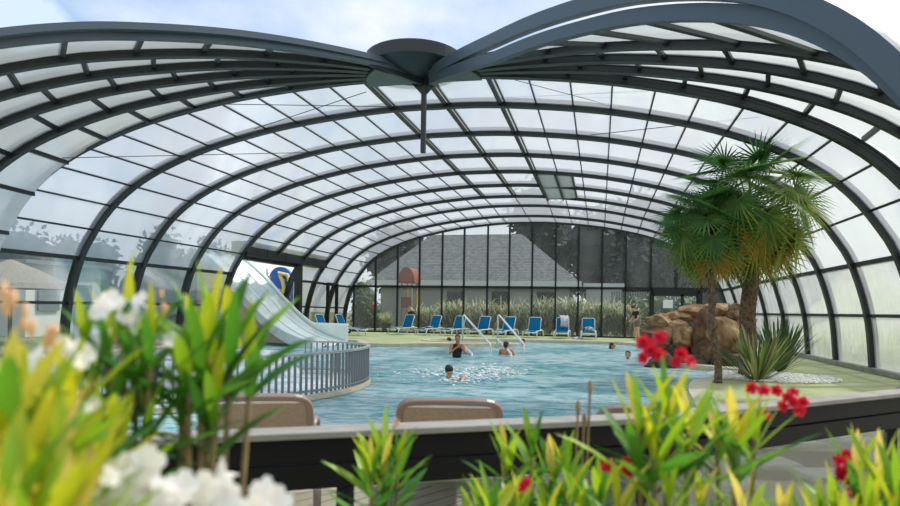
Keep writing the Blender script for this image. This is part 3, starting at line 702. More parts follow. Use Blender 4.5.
DKC = mat('dark cloth', (34, 32, 36), .9, 0, (70, 60, 60), 9); WTC = mat('white and pink towel', (236, 230, 232), .95, 0, (206, 190, 196), 7)
cloth('folded_clothes', on_l(BP[0], .05, .31, 1.08), .2, .1, .09, DKC, 'dark clothes bundled on top of the leftmost back lounger', 'clothes', 2)
cloth('beach_towel', on_l(BP[1], 0, -.35, .385), .2, .3, .06, mat('navy and white towel', (40, 52, 90), .9, 0, (200, 206, 216), 5), 'navy and white towel on the seat of the second blue lounger', 'towel', 3)
# draped towel: folded strip over the back and hanging down on the left side of the backrest
b = MB(); B_ = BP[6]; n_ = 9
rows = [(.02, .52), (-.02, .66), (-.03, .8), (.02, .95), (.16, 1.06), (.33, 1.08), (.42, .9), (.45, .6)]
vs = []
for j, (yy, zz) in enumerate(rows):
    for i in range(n_ + 1): xx = -.12 + .40 * i / n_ + .05 * math.sin(j * .9); vs.append(on_l(B_, xx, yy - .05 + .03 * math.sin(i * 2.2 + j), zz + .02 * math.sin(i * 1.7)))
m_ = n_ + 1; b.add(vs, [(m_*j+i, m_*j+i+1, m_*(j+1)+i+1, m_*(j+1)+i) for j in range(len(rows)-1) for i in range(n_)])
o = b.build('draped_towel', WTC, None, smooth=True); so_ = o.modifiers.new('thick', 'SOLIDIFY'); so_.thickness = .02; tag(o, 'white towel hung over the back of the seventh blue lounger', 'towel')
cloth('beach_bag', on_l(BP[7], 0, -.1, .43), .26, .16, .14, mat('black and white print', (20, 20, 24), .8, 0, (226, 226, 226), 6), 'black and white bag on the seat of the rightmost back lounger', 'bag', 5)
cloth('dropped_towel', (BP[6].location.x + .75, 31.4, .04), .28, .2, .06, WTC, 'white towel dropped on the green deck beside the towel lounger', 'towel', 6)
cloth('shoulder_bag', (-12.2, 30.8, .16), .18, .14, .22, DKC, 'black bag on the deck behind the left wall loungers', 'bag', 8)

# ================================================================ the slide, its fence and the pool stair rails
def sy(X): return 0.5 * (-9.6 - X)
KN = [(-16.0, 3.4), (-15, 2.95), (-14, 2.3), (-13, 1.5), (-12, .8), (-11.3, .42), (-10.6, .15), (-9.9, -.02), (-9.3, -.12)]
def sz(X):
    for (a, za), (c, zc) in zip(KN, KN[1:]):
        if a <= X <= c: k = (X-a)/(c-a); k = k; return za + (zc-za) * k
    return KN[-1][1] if X > -9.3 else KN[0][1]
t = tag(empty('water_slide', (-9.6, 20.6, 0)), 'wide pale green multi-lane water slide coming down from the left opening', 'water slide')
Y0, Y1 = 20.6, 23.6; lanes = 3; n_ = 30; nl = 24
XS = [-16 + 6.7 * i / n_ for i in range(n_ + 1)]; b = MB(); vs = []
def zs(X): return (sz(X - .2) + sz(X) * 2 + sz(X + .2)) / 4
for X in XS:
    for j in range(nl + 1):
        k = j / nl; dip = .16 * abs(math.cos(PI * lanes * k)) ** 6
        vs.append((X, Y0 + (Y1 - Y0) * k + sy(X), zs(X) + dip))
m_ = nl + 1; b.add(vs, [(m_*i+j, m_*(i+1)+j, m_*(i+1)+j+1, m_*i+j+1) for i in range(n_) for j in range(nl)])
o = local(b.build('slide_bed', M['slide'], t, smooth=True), t); so_ = o.modifiers.new('t', 'SOLIDIFY'); so_.thickness = .06
for nm, yy, hh in (('near_side', Y0 - .05, .22), ('far_side', Y1 + .05, .26)):
    b = MB(); vs = []
    for X in XS: h_ = max(hh, (.62 - zs(X)) if nm == 'far_side' else 0); vs += [(X, yy + sy(X), zs(X) - .12), (X, yy + sy(X), zs(X) + h_), (X, yy + .07 + sy(X), zs(X) + h_), (X, yy + .07 + sy(X), zs(X) - .12)]
    b.add(vs, [(4*i+q, 4*i+4+q, 4*i+4+(q+1) % 4, 4*i+(q+1) % 4) for i in range(n_) for q in range(4)] + [(0, 1, 2, 3), (4*n_+3, 4*n_+2, 4*n_+1, 4*n_)])
    o = local(b.build(nm, M['slide'], t), t)
    e_ = MB(); e_.tube([(X, yy + .035 + sy(X), zs(X) + max(hh, (.62 - zs(X)) if nm == 'far_side' else 0) + .02) for X in XS], .045, 6); e_.build('white_lip', M['slide_edge'], o)
for q in (1, 2):
    b = MB(); b.tube([(X, Y0 + (Y1-Y0) * q / lanes + sy(X), zs(X) + .17) for X in XS], .035, 6); local(b.build('lane_divider', M['slide_edge'], t, smooth=True), t)
b = MB(); XW = [X for X in XS if X < -10.4]; vs = []
for X in XW: vs += [(X, Y0 + .1 + sy(X), 0), (X, Y0 + .1 + sy(X), zs(X) - .1), (X, Y0 + .3 + sy(X), zs(X) - .1), (X, Y0 + .3 + sy(X), 0)]
k = len(XW) - 1; b.add(vs, [(4*i+q, 4*i+4+q, 4*i+4+(q+1) % 4, 4*i+(q+1) % 4) for i in range(k) for q in range(4)] + [(0, 1, 2, 3), (4*k+3, 4*k+2, 4*k+1, 4*k)])
local(b.build('support_wall', M['tan'], t), t)

# curved barred fence round the splash pool
FP = [at(px, py, 1) for px, py in ()]
def dpt(px, d): q = at(px, 309, d); return Vector((q.x, q.y, 0))
ctrl = [dpt(60, 7.9), dpt(120, 8.2), dpt(185, 8.5), dpt(255, 9.0), dpt(297, 9.55), dpt(335, 10.3), dpt(358, 11.1), dpt(369, 12.0), dpt(365, 12.7), dpt(348, 13.1), dpt(325, 13.3), dpt(303, 13.3)]
path = []
for i in range(len(ctrl) - 1):
    p0, p1, p2 = ctrl[max(0, i-1)], ctrl[i], ctrl[i+1]; p3 = ctrl[min(len(ctrl)-1, i+2)]
    for k in range(8):
        u = k / 8; path.append(.5 * (2*p1 + (p2-p0)*u + (2*p0-5*p1+4*p2-p3)*u*u + (3*p1-p0-3*p2+p3)*u**3))
path.append(ctrl[-1])
t = tag(empty('pool_fence', ctrl[3]), 'curved grey metal fence of thin upright bars round the splash area', 'fence')
up = Vector((0, 0, 1))
b = MB(); b.sweep([p + up * .60 for p in path], (0, 0, 1), .035, .07); local(b.build('top_rail', mat('pale grey top rail', (176, 178, 176), .5, .1), t), t)
b = MB(); b.sweep([p + up * .05 for p in path], (0, 0, 1), .03, .04); local(b.build('bottom_rail', M['steel'], t), t)
acc = 0; nxt = 0; BARM = mat('grey fence bar', (124, 130, 132), .5, .2)
for a, c in zip(path, path[1:]):
    L = (c - a).length
    while nxt <= acc + L:
        p = a + (c - a) * ((nxt - acc) / L); d = (c - a).normalized(); d2 = d.cross(up)
        b = MB(); b.add([p + d*x + d2*y + up*z for z in (0.0, .59) for x, y in ((-.011, -.018), (.011, -.018), (.011, .018), (-.011, .018))], [(3,2,1,0), (4,5,6,7), (0,1,5,4), (1,2,6,5), (2,3,7,6), (3,0,4,7)])
        local(b.build('fence_bar', BARM, t), t); nxt += .115
    acc += L
# rim below the fence and the white splash water inside it
b = MB(); b.sweep([p - up * .05 for p in path], (0, 0, 1), .06, .1); tag(b.build('pool_rim', M['coping']), kind='structure')
inner = [p for p in path]; loop = [(p.x, p.y) for p in inner] + [(-9.4, 18.6), (-12.8, 18.6), (-12.8, 6.0)]
fill([loop], -.045, 'splash_water', M['foam'])
# slanted stair rails
def rail(pts, r, label):
    b = MB(); b.tube(pts, r, 8); tag(b.build('stair_rail', M['whitetube'], None, smooth=True), label, 'handrail')
T1 = aty(463, 315, 26.3); E1 = at(490, 344, 21.2); rail([(T1.x, T1.y, -.02), (T1.x, T1.y, T1.z - .04), T1 + Vector((.06, -.08, 0)), E1, E1 + Vector((.03, -.02, -.08)), (E1.x + .03, E1.y, -.6)], .035, 'slanted white stair rail, left one of the tall pair')
T2 = aty(498, 315, 26.5); E2 = at(524, 344.5, 21.4); rail([(T2.x, T2.y, -.02), (T2.x, T2.y, T2.z - .04), T2 + Vector((.06, -.08, 0)), E2, (E2.x, E2.y, -.6)], .035, 'slanted white stair rail, right one of the tall pair')
A = at(463, 345, 22.0); B2 = at(472, 354, 19.8); rail([(A.x, A.y + .2, -.1), A, B2, (B2.x, B2.y, -.5)], .035, 'short low white rail by the woman in the water')
A = at(497, 339, 23.5); B2 = at(511, 353.5, 19.6); rail([(A.x, A.y, -.1), A, B2, (B2.x, B2.y, -.5)], .035, 'short low white rail right of the tall rails, at the spur')

# ================================================================ rock pile
def rockmat(nm, a, c): return mat(nm, a, .9, 0, c, 3.5, .8, 9)
RK = [rockmat('tan rock', (128, 96, 66), (200, 166, 124)), rockmat('brown rock', (86, 62, 46), (150, 116, 84)), rockmat('shade dark rock', (60, 54, 46), (112, 100, 82))]  # the last, darkest tone paints in the shade of the low hollow
def boulder(c, sx, sy, sz, m, label, seed, rz=0):
    bm = bmesh.new(); bmesh.ops.create_icosphere(bm, subdivisions=4, radius=1)
    rr = random.Random(seed); pl = []
    for _ in range(16): nn = Vector((rr.gauss(0, 1), rr.gauss(0, 1), rr.gauss(0, .8))).normalized(); pl.append((nn, rr.uniform(.5, .82)))
    for v in bm.verts:
        p = v.co.normalized()
        for nn, d in pl:
            k = p.dot(nn)
            if k > d: p = p - nn * (k - d) * .92
        p += p * (.14 * noise.noise(p * 1.8 + Vector((seed, 1, 2))) + .07 * noise.noise(p * 6 + Vector((seed, 0, 0))))
        v.co = Vector((p.x * sx, p.y * sy, p.z * sz)) * 1.12
    me = bpy.data.meshes.new('boulder'); bm.to_mesh(me); bm.free(); me.materials.append(m)
    me.polygons.foreach_set('use_smooth', [False] * len(me.polygons))
    o = bpy.data.objects.new('boulder', me); C.objects.link(o); o.location = c; o.rotation_euler.z = rz
    tag(o, label, 'rock', 'boulders of the rock pile'); return o
def rk(px, py, Y, sx, sz, k, label, sy_=None, seed=0):
    c = aty(px, py, Y); boulder(c, sx, sy_ or sx * .8, sz, RK[k], label, seed or int(px * 7 + py), R.uniform(-.3, .3))
rk(662, 366, 17.6, .50, .34, 2, 'shade-toned boulder at the waterline, left end of the pile')
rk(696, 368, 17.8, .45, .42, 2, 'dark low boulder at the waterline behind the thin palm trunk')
rk(679, 362, 18.6, .42, .40, 2, 'boulder toned near-black for shade deep in the hollow of the pile')
rk(664, 351, 18.2, .50, .26, 2, 'flat shade-toned boulder, second up at the left end')
rk(693, 350, 18.9, .45, .40, 2, 'shade-toned boulder in the middle hollow of the pile')
rk(660, 338, 18.2, .50, .32, 1, 'squarish brown boulder at the left edge, below the tan ledge')
rk(681, 334, 18.3, .50, .34, 0, 'tan block with a flat top left of centre')
rk(661, 323, 18.5, .44, .24, 0, 'flat tan slab at the top left corner of the pile')
rk(679, 316, 18.9, .46, .20, 0, 'thin tan slab on top of the pile, left of the thin trunk')
rk(700, 332, 18.2, .26, .66, 1, 'tall brown slab leaning behind the thin palm trunk')
rk(699, 313, 19.0, .50, .24, 0, 'brown boulder on the pile top right behind the thin trunk')
rk(722, 335, 18.0, .50, .62, 0, 'biggest rounded tan boulder between the two palm trunks')
rk(716, 311, 19.1, .50, .24, 0, 'rounded tan boulder on top between the trunks')
rk(736, 316, 19.0, .46, .34, 1, 'pale brown boulder just left of the thick trunk top')
rk(744, 345, 18.6, .50, .62, 1, 'brown boulder hidden behind the thick palm trunk')
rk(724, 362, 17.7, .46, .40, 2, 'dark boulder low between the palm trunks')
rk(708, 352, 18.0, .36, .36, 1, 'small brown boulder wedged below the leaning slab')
# bed of white pebbles
pb = MB(); c0 = onz(795, 380)
for i in range(2600):
    a = R.uniform(0, 2*PI); k = R.random() ** .5; x = c0.x - .35 + math.cos(a) * k * 1.25; y = c0.y + .3 + math.sin(a) * k * 1.1
    s = R.uniform(.018, .036); M_ = Matrix.Rotation(R.uniform(0, 3), 3, 'Z')
    pb.ball((x, y, .015 + R.uniform(0, .03)), (s, s*.7, s*.55), 6, 4, M_, tint=R.random())
tag(pb.build('pebble_bed', mat('white pebbles', (240, 239, 236), .8)), 'bed of small white pebbles on the green deck round the palms', 'pebbles', kind='stuff')

# ================================================================ fan palms
def fan_leaf(b, c, d, up, L, tint, nl=28, spread=140, droop=.5):
    """c: end of the stalk, d: way it points, up: blade normal"""
    d = d.normalized(); side = d.cross(up).normalized(); up = side.cross(d).normalized()
    for i in range(nl):
        a = math.radians(-spread + 2 * spread * i / (nl - 1)) ; ll = L * (1 - .22 * (abs(a) / math.radians(spread)) ** 2) * R.uniform(.9, 1.05)
        v = (d * math.cos(a) + side * math.sin(a)).normalized(); w = .017; P = Vector(c); n_ = 4; dd = v.copy(); vs = []; lat = (side * math.cos(a) - d * math.sin(a))
        tt = min(1, max(0, tint + R.gauss(0, .07) + (.1 if i in (0, nl-1) else 0)))
        for k in range(n_ + 1):
            u = k / n_; ww = w * (1.1 if u < .55 else 1.1 * (1 - (u - .55) / .45) + .05); fz = up * ww * .5
            vs += [P - lat * ww + fz, P.copy(), P + lat * ww + fz]
            P = P + dd * (ll / n_); dd = (dd + Vector((0, 0, -1)) * droop * (.05 + .3 * u * u)).normalized()
        b.add(vs, [f for k in range(n_) for f in ((3*k, 3*k+1, 3*k+4, 3*k+3), (3*k+1, 3*k+2, 3*k+5, 3*k+4))], tt)
def palm(base, top, r0, r1, nleaf, stalk, L, label, seed, gold):
    global R
    keep = R; R = random.Random(seed)
    t = tag(empty('fan_palm', base), label, 'palm tree'); base = Vector(base); top = Vector(top) - base
    P = [Vector((top.x * (k/14) + .03 * math.sin(k * .9), top.y * k/14, top.z * k / 14)) for k in range(15)]
    b = MB(); b.tube(P, [r0 * (1.12 if k == 0 else 1) + (r1 - r0) * k / 14 for k in range(15)], 14); b.build('trunk', M['bark'], t)
    b = MB()    # shaggy leaf bases and fibre round the trunk
    for i in range(int(260 * r0 / .15)):
        k = R.uniform(0.02, 1) ** .8; a = R.uniform(0, 2*PI); rr = r0 + (r1 - r0) * k; c = Vector((top.x*k, top.y*k, top.z*k)) + Vector((math.cos(a), math.sin(a), 0)) * rr * .95
        blade(b, c, (math.cos(a) * .35, math.sin(a) * .35, 1 if R.random() < .7 else -1), R.uniform(.08, .18), .014, .1, R.random(), n_=2)
    b.build('fibre', mat('dead palm fibre', (96, 74, 54), .95, 0, (146, 122, 92), 20), t)
    f = MB(); st = MB()
    for i in range(nleaf):
        k = i / (nleaf - 1); a = i * 2.39996 + R.uniform(-.25, .25)
        el = math.radians(82 - 142 * k ** .9 + R.uniform(-7, 7))
        d = Vector((math.cos(a) * math.cos(el), math.sin(a) * math.cos(el), math.sin(el)))
        c0 = top + Vector((math.cos(a) * r1 * .6, math.sin(a) * r1 * .6, -.25 * k + .12)); sl = stalk * R.uniform(.8, 1.1) * (1 - .35 * max(0, k - .7))
        c1 = c0 + d * sl * .6; d2 = (d + Vector((0, 0, -.28))).normalized(); c2 = c1 + d2 * sl * .4
        st.tube([c0, c1, c2], [.016, .012, .009], 5)
        g = .2 + .32 * k + R.uniform(-.12, .12)
        g += .13 * math.cos(a) * (r0 > .1)  # thick palm's sunny right side tinted yellower, sunlight put into the frond colour
        if i in gold: g = .86 + R.uniform(0, .12)
        elif k > .4 and R.random() < .4: g = R.uniform(.52, .66)
        hz_ = Vector((math.cos(a), math.sin(a), 0)); ang = math.radians(R.uniform(25, 45) + 25 * min(1, k * 1.6)); ax_ = hz_.cross(Vector((0, 0, 1)))
        d3 = (Matrix.Rotation(-ang, 3, ax_) @ d2).normalized(); u3 = ax_.cross(d3); u3 = Matrix.Rotation(R.uniform(-.5, .5), 3, d3) @ u3
        fan_leaf(f, c2, d3, u3, L * R.uniform(.85, 1.1), g, droop=.25 + .5 * k)
    st.build('stalks', mat('palm leaf stalk', (110, 126, 66), .6), t); f.build('fronds', LF['palm'], t)
    R = keep; return t
p1 = onz(718, 383); p1.z = 0
q1 = at(706, 232, 13.35)
palm((p1.x, p1.y, 0), (q1.x, q1.y, q1.z), .068, .06, 40, .62, .64, 'slender fan palm with a thin shaggy trunk, left of the thick one', 11, (31, 36, 39))
p2 = onz(747, 376); p2.z = 0
q2 = at(752, 214, 13.7)
palm((p2.x, p2.y, 0), (q2.x, q2.y, q2.z), .17, .145, 60, 1.0, .88, 'tall fan palm with a thick trunk and yellowing lower fronds', 5, (38, 49, 55, 58))

# ================================================================ flax plants
def flax(c, L, nb, label, yel, w=.028, el=(25, 85)):
    t = tag(empty('flax_plant', c), label, 'plant'); b = MB()
    for i in range(nb):
        a = R.uniform(0, 2*PI); e_ = math.radians(R.uniform(*el)); blade(b, (math.cos(a)*.08, math.sin(a)*.08, 0), (math.cos(a)*math.cos(e_), math.sin(a)*math.cos(e_), math.sin(e_)), L * R.uniform(.7, 1.1), w * R.uniform(.8, 1.2), R.uniform(.0, .12), min(1, max(0, R.gauss(yel, .2))), n_=5)
    b.build('leaves', LF['phor'], t); return t
c = onz(757, 381); flax((c.x, c.y, 0), 1.15, 95, 'striped yellow-green flax plant fanning out before the palms', .6)
c = onz(779, 371); flax((c.x, c.y, 0), 1.25, 110, 'dark green flax plant just behind the striped one', .1, .034, (45, 88))

# ================================================================ people
def blob(name, parts, m, parent=None, voxel=.012, smooth=4):
    """fuse tapered limbs and ellipsoids into one skin"""
    b = MB()
    for p in parts:
        if len(p) == 4 and not isinstance(p[1], Vector) and isinstance(p[3], (int, float)) and isinstance(p[2], Vector):
            a, r0, c, r1 = p; d = c - a; n_ = 6
            b.tube([a + d * k / n_ for k in range(n_ + 1)], [r0 + (r1-r0) * k / n_ for k in range(n_ + 1)], 12)
            b.ball(a, r0, 12, 8); b.ball(c, r1, 12, 8)
        else: c, rad = p[0], p[1]; b.ball(c, rad, 16, 12, p[2] if len(p) > 2 else None)
    o = b.build(name, m, parent); rm = o.modifiers.new('fuse', 'REMESH'); rm.mode = 'VOXEL'; rm.voxel_size = voxel; rm.use_smooth_shade = True
    sm = o.modifiers.new('smooth', 'SMOOTH'); sm.iterations = smooth; sm.factor = .5
    dg = bpy.context.evaluated_depsgraph_get(); dg.update(); me = bpy.data.meshes.new_from_object(o.evaluated_get(dg)); o.modifiers.clear(); o.data = me
    if not me.materials: me.materials.append(m)
    return o
SK = mat('fair skin', (214, 164, 136), .55, spec=.35); SK2 = mat('tanned skin', (190, 136, 106), .55, spec=.35)  # two plain skin tones, a fair and a tanned one
HR = mat('dark brown hair', (44, 30, 24), .6, 0, (62, 44, 34), 40); BLK = mat('black swim fabric', (20, 20, 24), .6); OLV = mat('olive beige shorts', (126, 120, 96), .9); EYEM = mat('eye dark', (30, 22, 20), .3)
def hand(parts, wrist, d, n_, s=1.0, curl=.35):
    """palm, four fingers of unequal length and a thumb from the palm's side"""
    d = d.normalized(); sd = d.cross(n_).normalized(); nn = sd.cross(d).normalized()
    pc = wrist + d * .05 * s; parts.append((wrist, .022*s, pc, .028*s)); parts.append((pc + sd*.018*s, .017*s, pc + d*.035*s + sd*.022*s, .014*s)); parts.append((pc - sd*.018*s, .017*s, pc + d*.035*s - sd*.022*s, .014*s))
    for k, L in zip((-1.5, -.5, .5, 1.5), (.058, .072, .078, .066)):
        a = pc + d*.04*s + sd * k * .0165*s; m_ = a + (d + sd * k * .06 + nn * curl * .4) .normalized() * L * .55 * s; e_ = m_ + (d + nn * curl * 1.3).normalized() * L * .5 * s
        parts += [(a, .0092*s, m_, .0085*s), (m_, .0085*s, e_, .0068*s)]
    a = wrist + d*.02*s + sd*.02*s; m_ = a + (d*.6 + sd).normalized()*.038*s; parts += [(a, .012*s, m_, .0105*s), (m_, .0105*s, m_ + (d + sd*.4 + nn*.3).normalized()*.03*s, .0085*s)]
def head_parts(c, fwd, up):
    fwd = fwd.normalized(); sd = fwd.cross(up).normalized(); up = sd.cross(fwd).normalized(); Rm = Matrix((sd, fwd, up)).transposed()
    P = [(c + up*.02, Vector((.073, .092, .098)), Rm), (c + fwd*.035 - up*.055, Vector((.052, .055, .055)), Rm)]
    P += [(c + fwd*.095 + up*.01, .010, c + fwd*.112 - up*.022, .014), (c + fwd*.088 - up*.058, Vector((.024, .010, .008)), Rm)]           # nose, mouth
    for q in (-1, 1): P += [(c + sd*.076*q - up*.005 - fwd*.01, Vector((.010, .02, .032)), Rm), (c + fwd*.082 + sd*.03*q + up*.034, Vector((.02, .012, .007)), Rm)]   # ears, brows
    return P, Rm, sd, fwd, up
def person(loc, rz, pose, label, hair='short', top=None, bottom=None, skin=SK, cap=None, voxel=.0125):
    V = lambda *a: Vector(a)
    t = tag(empty('person', loc, rz), label, 'person'); p = pose
    parts = []
    hc = p['head']; fw = p.get('face', V(0, 1, 0)); upv = p.get('up', V(0, 0, 1)); HP, Rm, sd, fwd, up = head_parts(hc, fw, upv); parts += HP
    ch, pe = p['chest'], p['pelvis']; ax = (ch - pe).normalized(); rt = p.get('right', V(1, 0, 0)); ff = rt.cross(ax) * -1
    Bm = Matrix((rt, rt.cross(ax) * -1, ax)).transposed(); sh = ch + ax * .13
    parts += [(sh, .058, hc - up * .06 - fwd * .01, .05), (ch, Vector((.155, .10, .17)), Bm), (ch + ax*.09, Vector((.175, .075, .07)), Bm), ((ch + pe)/2, Vector((.128, .092, .16)), Bm), (pe, Vector((.16, .112, .12)), Bm)]
    torso = parts[len(HP)+1:]
    for q, key in ((-1, 'armL'), (1, 'armR')):
        s_ = sh + rt * .165 * q - ax * .02; e_, w_ = p[key]; parts += [(s_, .052, e_, .038), (e_, .038, w_, .024)]; hand(parts, w_, w_ - e_, p.get('palm', V(0, 0, -1)))
    legs = []
    for q, key in ((-1, 'legL'), (1, 'legR')):
        if key in p:
            h_ = pe + rt * .085 * q - ax * .03; k_, a_, f_ = p[key]; legs.append((h_, k_, a_)); parts += [(h_, .086, k_, .054), (k_, .054, (k_*.6 + a_*.4) , .052), (k_*.6 + a_*.4, .052, a_, .034), (a_ + V(0, 0, -.02), .036, a_ + f_ * .6 + V(0, 0, -.045), .034), (a_ + f_*.6 + V(0, 0, -.045), .034, a_ + f_ + V(0, 0, -.05), .022)]
    body = blob('body', parts, skin, t, voxel)
    for q in (-1, 1):
        b = MB(); b.ball(hc + fwd*.088 + sd*.03*q + up*.016, .011, 10, 8); b.build('eye', EYEM, t, smooth=True)
    if cap: blob('swim_cap', [(hc + up*.045 - fwd*.012, Vector((.084, .098, .088)), Rm)], cap, t, .012)
    else:
        hp = [(hc + up*.045 - fwd*.018, Vector((.083, .098, .088)), Rm), (hc - fwd*.045 + up*.0, Vector((.08, .07, .085)), Rm)]
        if hair == 'long': hp += [(hc - fwd*.07 + up*.0, .06, hc - fwd*.09 - up*.2, .045)]
        if hair == 'bun': hp += [(hc - fwd*.09 + up*.08, Vector((.045,)*3))]
        blob('hair', hp, HR, t, .012)
    if top: blob('top', [(x[0], x[1] * 1.07, x[2]) for x in torso[:3] if len(x) == 3] + ([(sh + rt*.165*q - ax*.02, .06, sh + rt*.165*q - ax*.02 + (p[k][0] - (sh + rt*.165*q - ax*.02)) * .45, .052) for q, k in ((-1, 'armL'), (1, 'armR'))] if top[1] == 'sleeve' else []), top[0], t, .0125)
    if bottom: blob('shorts' if bottom[1] == 'shorts' else 'swimsuit', [(pe, Vector((.17, .122, .125)), Bm)] + [(h_, .096, h_ + (k_-h_) * (.5 if bottom[1] == 'shorts' else .05), .086) for h_, k_, a_ in legs], bottom[0], t, .0125)
    return t
V = lambda *a: Vector(a)
# standing person at the back right, head bent down to the left, arms in front
wl = onz(637, 340.5); YAW = math.radians(118)
person((wl.x, wl.y, 0), YAW, dict(head=V(.02, .20, 1.47), face=V(.1, 1, -.75), up=V(0, .6, .8), chest=V(0, .05, 1.2), pelvis=V(0, -.04, .9),
    armL=(V(-.24, .10, 1.02), V(-.14, .26, .9)), armR=(V(.24, .10, 1.02), V(.14, .28, .92)), legL=(V(-.09, .02, .48), V(-.10, -.05, .08), V(0, .17, 0)), legR=(V(.10, .04, .48), V(.11, .0, .08), V(0, .17, 0)), palm=V(0, 0, -1)),
    'person standing at the pool edge in a black top and olive shorts, head bent', hair='bun', top=(BLK, 'sleeve'), bottom=(OLV, 'shorts'))
# woman waist-deep in the water, hands together near the chin
w2 = at(457, 356, 19.0); WZ = w2.z
person((w2.x, w2.y, WZ), math.radians(205), dict(head=V(-.0, .04, .50), face=V(.35, 1, -.1), chest=V(0, 0, .20), pelvis=V(0, -.03, -.12),
    armL=(V(-.22, .13, .10), V(-.05, .25, .30)), armR=(V(.24, .12, .10), V(.06, .26, .27)), legL=(V(-.1, .05, -.55), V(-.1, -.02, -.9), V(0, .15, 0)), legR=(V(.1, .05, -.55), V(.1, -.02, -.9), V(0, .15, 0)), palm=V(0, 1, 0)),
    'person waist deep in dark swimwear with hands raised to the chin', hair='long', top=(BLK, 'plain'), skin=SK2)
# swimmer with a black cap and one arm forward
w3 = at(449, 372, 13.0)
person((w3.x, w3.y, -.02), math.radians(195), dict(head=V(0, .05, .10), face=V(-.25, .8, -.5), up=V(0, .4, .9), chest=V(0, -.22, -.16), pelvis=V(0, -.68, -.32), right=V(1, 0, 0),
    armL=(V(-.30, .08, -.0), V(-.22, .36, -.08)), armR=(V(.33, -.1, -.3), V(.36, .15, -.36)), legL=(V(-.1, -1.1, -.4), V(-.1, -1.5, -.42), V(0, -.12, 0)), legR=(V(.1, -1.1, -.36), V(.1, -1.5, -.36), V(0, -.12, 0)), palm=V(0, 0, 1)),
    'swimmer in a black cap coming forward with one bare arm stretched out', cap=BLK)
bob = lambda a: dict(head=V(0, .02, .12), face=V(0, 1, .05), chest=V(0, -.04, -.2), pelvis=V(0, -.1, -.55), armL=(V(-.3, .05, -.25), V(-.34, .25, -.1)), armR=(V(.3, .05, -.25), V(.34, .25, -.12)), palm=V(0, 0, -1))
w = at(506, 349, 20.5); person((w.x, w.y, w.z - .15), math.radians(-10), dict(head=V(0, .03, .27), face=V(.3, 1, 0), chest=V(0, 0, .0), pelvis=V(0, 0, -.32), armL=(V(-.25, .1, -.08), V(-.2, .3, .0)), armR=(V(.25, .1, -.08), V(.2, .3, 0)), palm=V(0, 0, -1)), 'dark-haired bather seen from behind, shoulders out by the short right rail', skin=SK2)
w = at(523, 341.5, 26.5); person((w.x, w.y, -.09), math.radians(150), bob(0), 'dark-haired bather up to the chin near the foot of the second tall rail')
w = at(449, 342, 26.8); person((w.x, w.y, -.09), math.radians(80), bob(0), 'bather up to the chin in the back basin behind the waist deep person', hair='long')
w = at(612, 345.5, 24.5); person((w.x, w.y, -.09), math.radians(250), bob(0), 'dark-haired bather by the far right pool edge below the standing person', hair='long', skin=SK2)
w = at(628, 353, 19.5); person((w.x, w.y, -.09), math.radians(170), bob(0), 'dark-haired bather facing the camera left of the rock pile', hair='short')

# ================================================================ near deck: taupe loungers, balustrade, slabs
def near_lounger(px, d, label, rz=0, zt=.75, ang=50):
    c = at(px, 400, d); t = tag(empty('taupe_lounger', (c.x, c.y, 0), rz), label, 'sun lounger', 'taupe loungers behind the balustrade')
    W2 = .31; L = .62; sa, ca = math.sin(math.radians(ang)), math.cos(math.radians(ang)); hz = .30   # top of the back sits at the origin; feet point along +y
    top_y, top_z = 0, zt; hy, hzz = ca * .62, zt - sa * .62
    def corner(inset, zz):
        return [(-W2 + inset, hy, hzz), (-W2 + inset, .06, zt - .06), (-W2 + inset + .06, 0.0, zt), (W2 - inset - .06, 0, zt), (W2 - inset, .06, zt - .06), (W2 - inset, hy, hzz)]
    P = corner(0, 0); Q = []
    for i in range(len(P) - 1):
        for k in range(5): Q.append(Vector(P[i]).lerp(Vector(P[i+1]), k/5))
    Q.append(Vector(P[-1]))
    for _ in range(2): Q = [Q[0]] + [(Q[i-1] + Q[i]*2 + Q[i+1]) / 4 for i in range(1, len(Q)-1)] + [Q[-1]]
    b = MB(); b.sweep(Q, (0, -sa, -ca), .035, .042); o = b.build('back_frame', M['taupe'], t, bevel=.008)
    b = MB(); nn = Vector((0, -sa, -ca)) * .006; cs = [Vector((-W2+.02, hy, hzz)), Vector((W2-.02, hy, hzz)), Vector((W2-.02, .04, zt-.04)), Vector((-W2+.02, .04, zt-.04))]
    b.add([q + nn for q in cs] + [q - nn for q in cs], [(3,2,1,0), (4,5,6,7), (0,1,5,4), (1,2,6,5), (2,3,7,6), (3,0,4,7)]); b.build('back_sling', M['sling'], t)
    for sx in (-1, 1):
        b = MB(); b.sweep([Vector((sx*W2, hy - .35, hzz - .02)), Vector((sx*W2, hy, hzz - .01)), Vector((sx*W2, 1.9, .30))], (1, 0, 0), .05, .06); b.build('side_rail', M['taupe'], t, bevel=.01)
        for y0, dy in ((hy - .2, -.18), (1.55, .16)):
            b = MB(); b.tube([(sx*(W2+.01), y0 + .28 * (1 if dy < 0 else -1), .33), (sx*(W2+.03), y0 + .1 * (1 if dy < 0 else -1), .38), (sx*(W2+.04), y0 + dy * .5, .33), (sx*(W2+.05), y0 + dy, .16), (sx*(W2+.05), y0 + dy * 1.2, .01)], [.024, .03, .03, .027, .022], 8); b.build('leg', M['taupe'], t, smooth=True)
    for i in range(6): b = MB(); y = hy + .12 + i * .22; b.box((-W2, y, .315), (W2, y + .03, .345)); b.build('cross_slat', M['taupe'], t)
    b = MB(); b.box((-W2+.03, hy + .02, .345), (W2-.03, 1.85, .36)); b.build('seat_sling', M['sling'], t)
    b = MB(); b.box((-W2, 1.86, .29), (W2, 1.92, .35)); b.build('foot_bar', M['taupe'], t, bevel=.01)
    return t
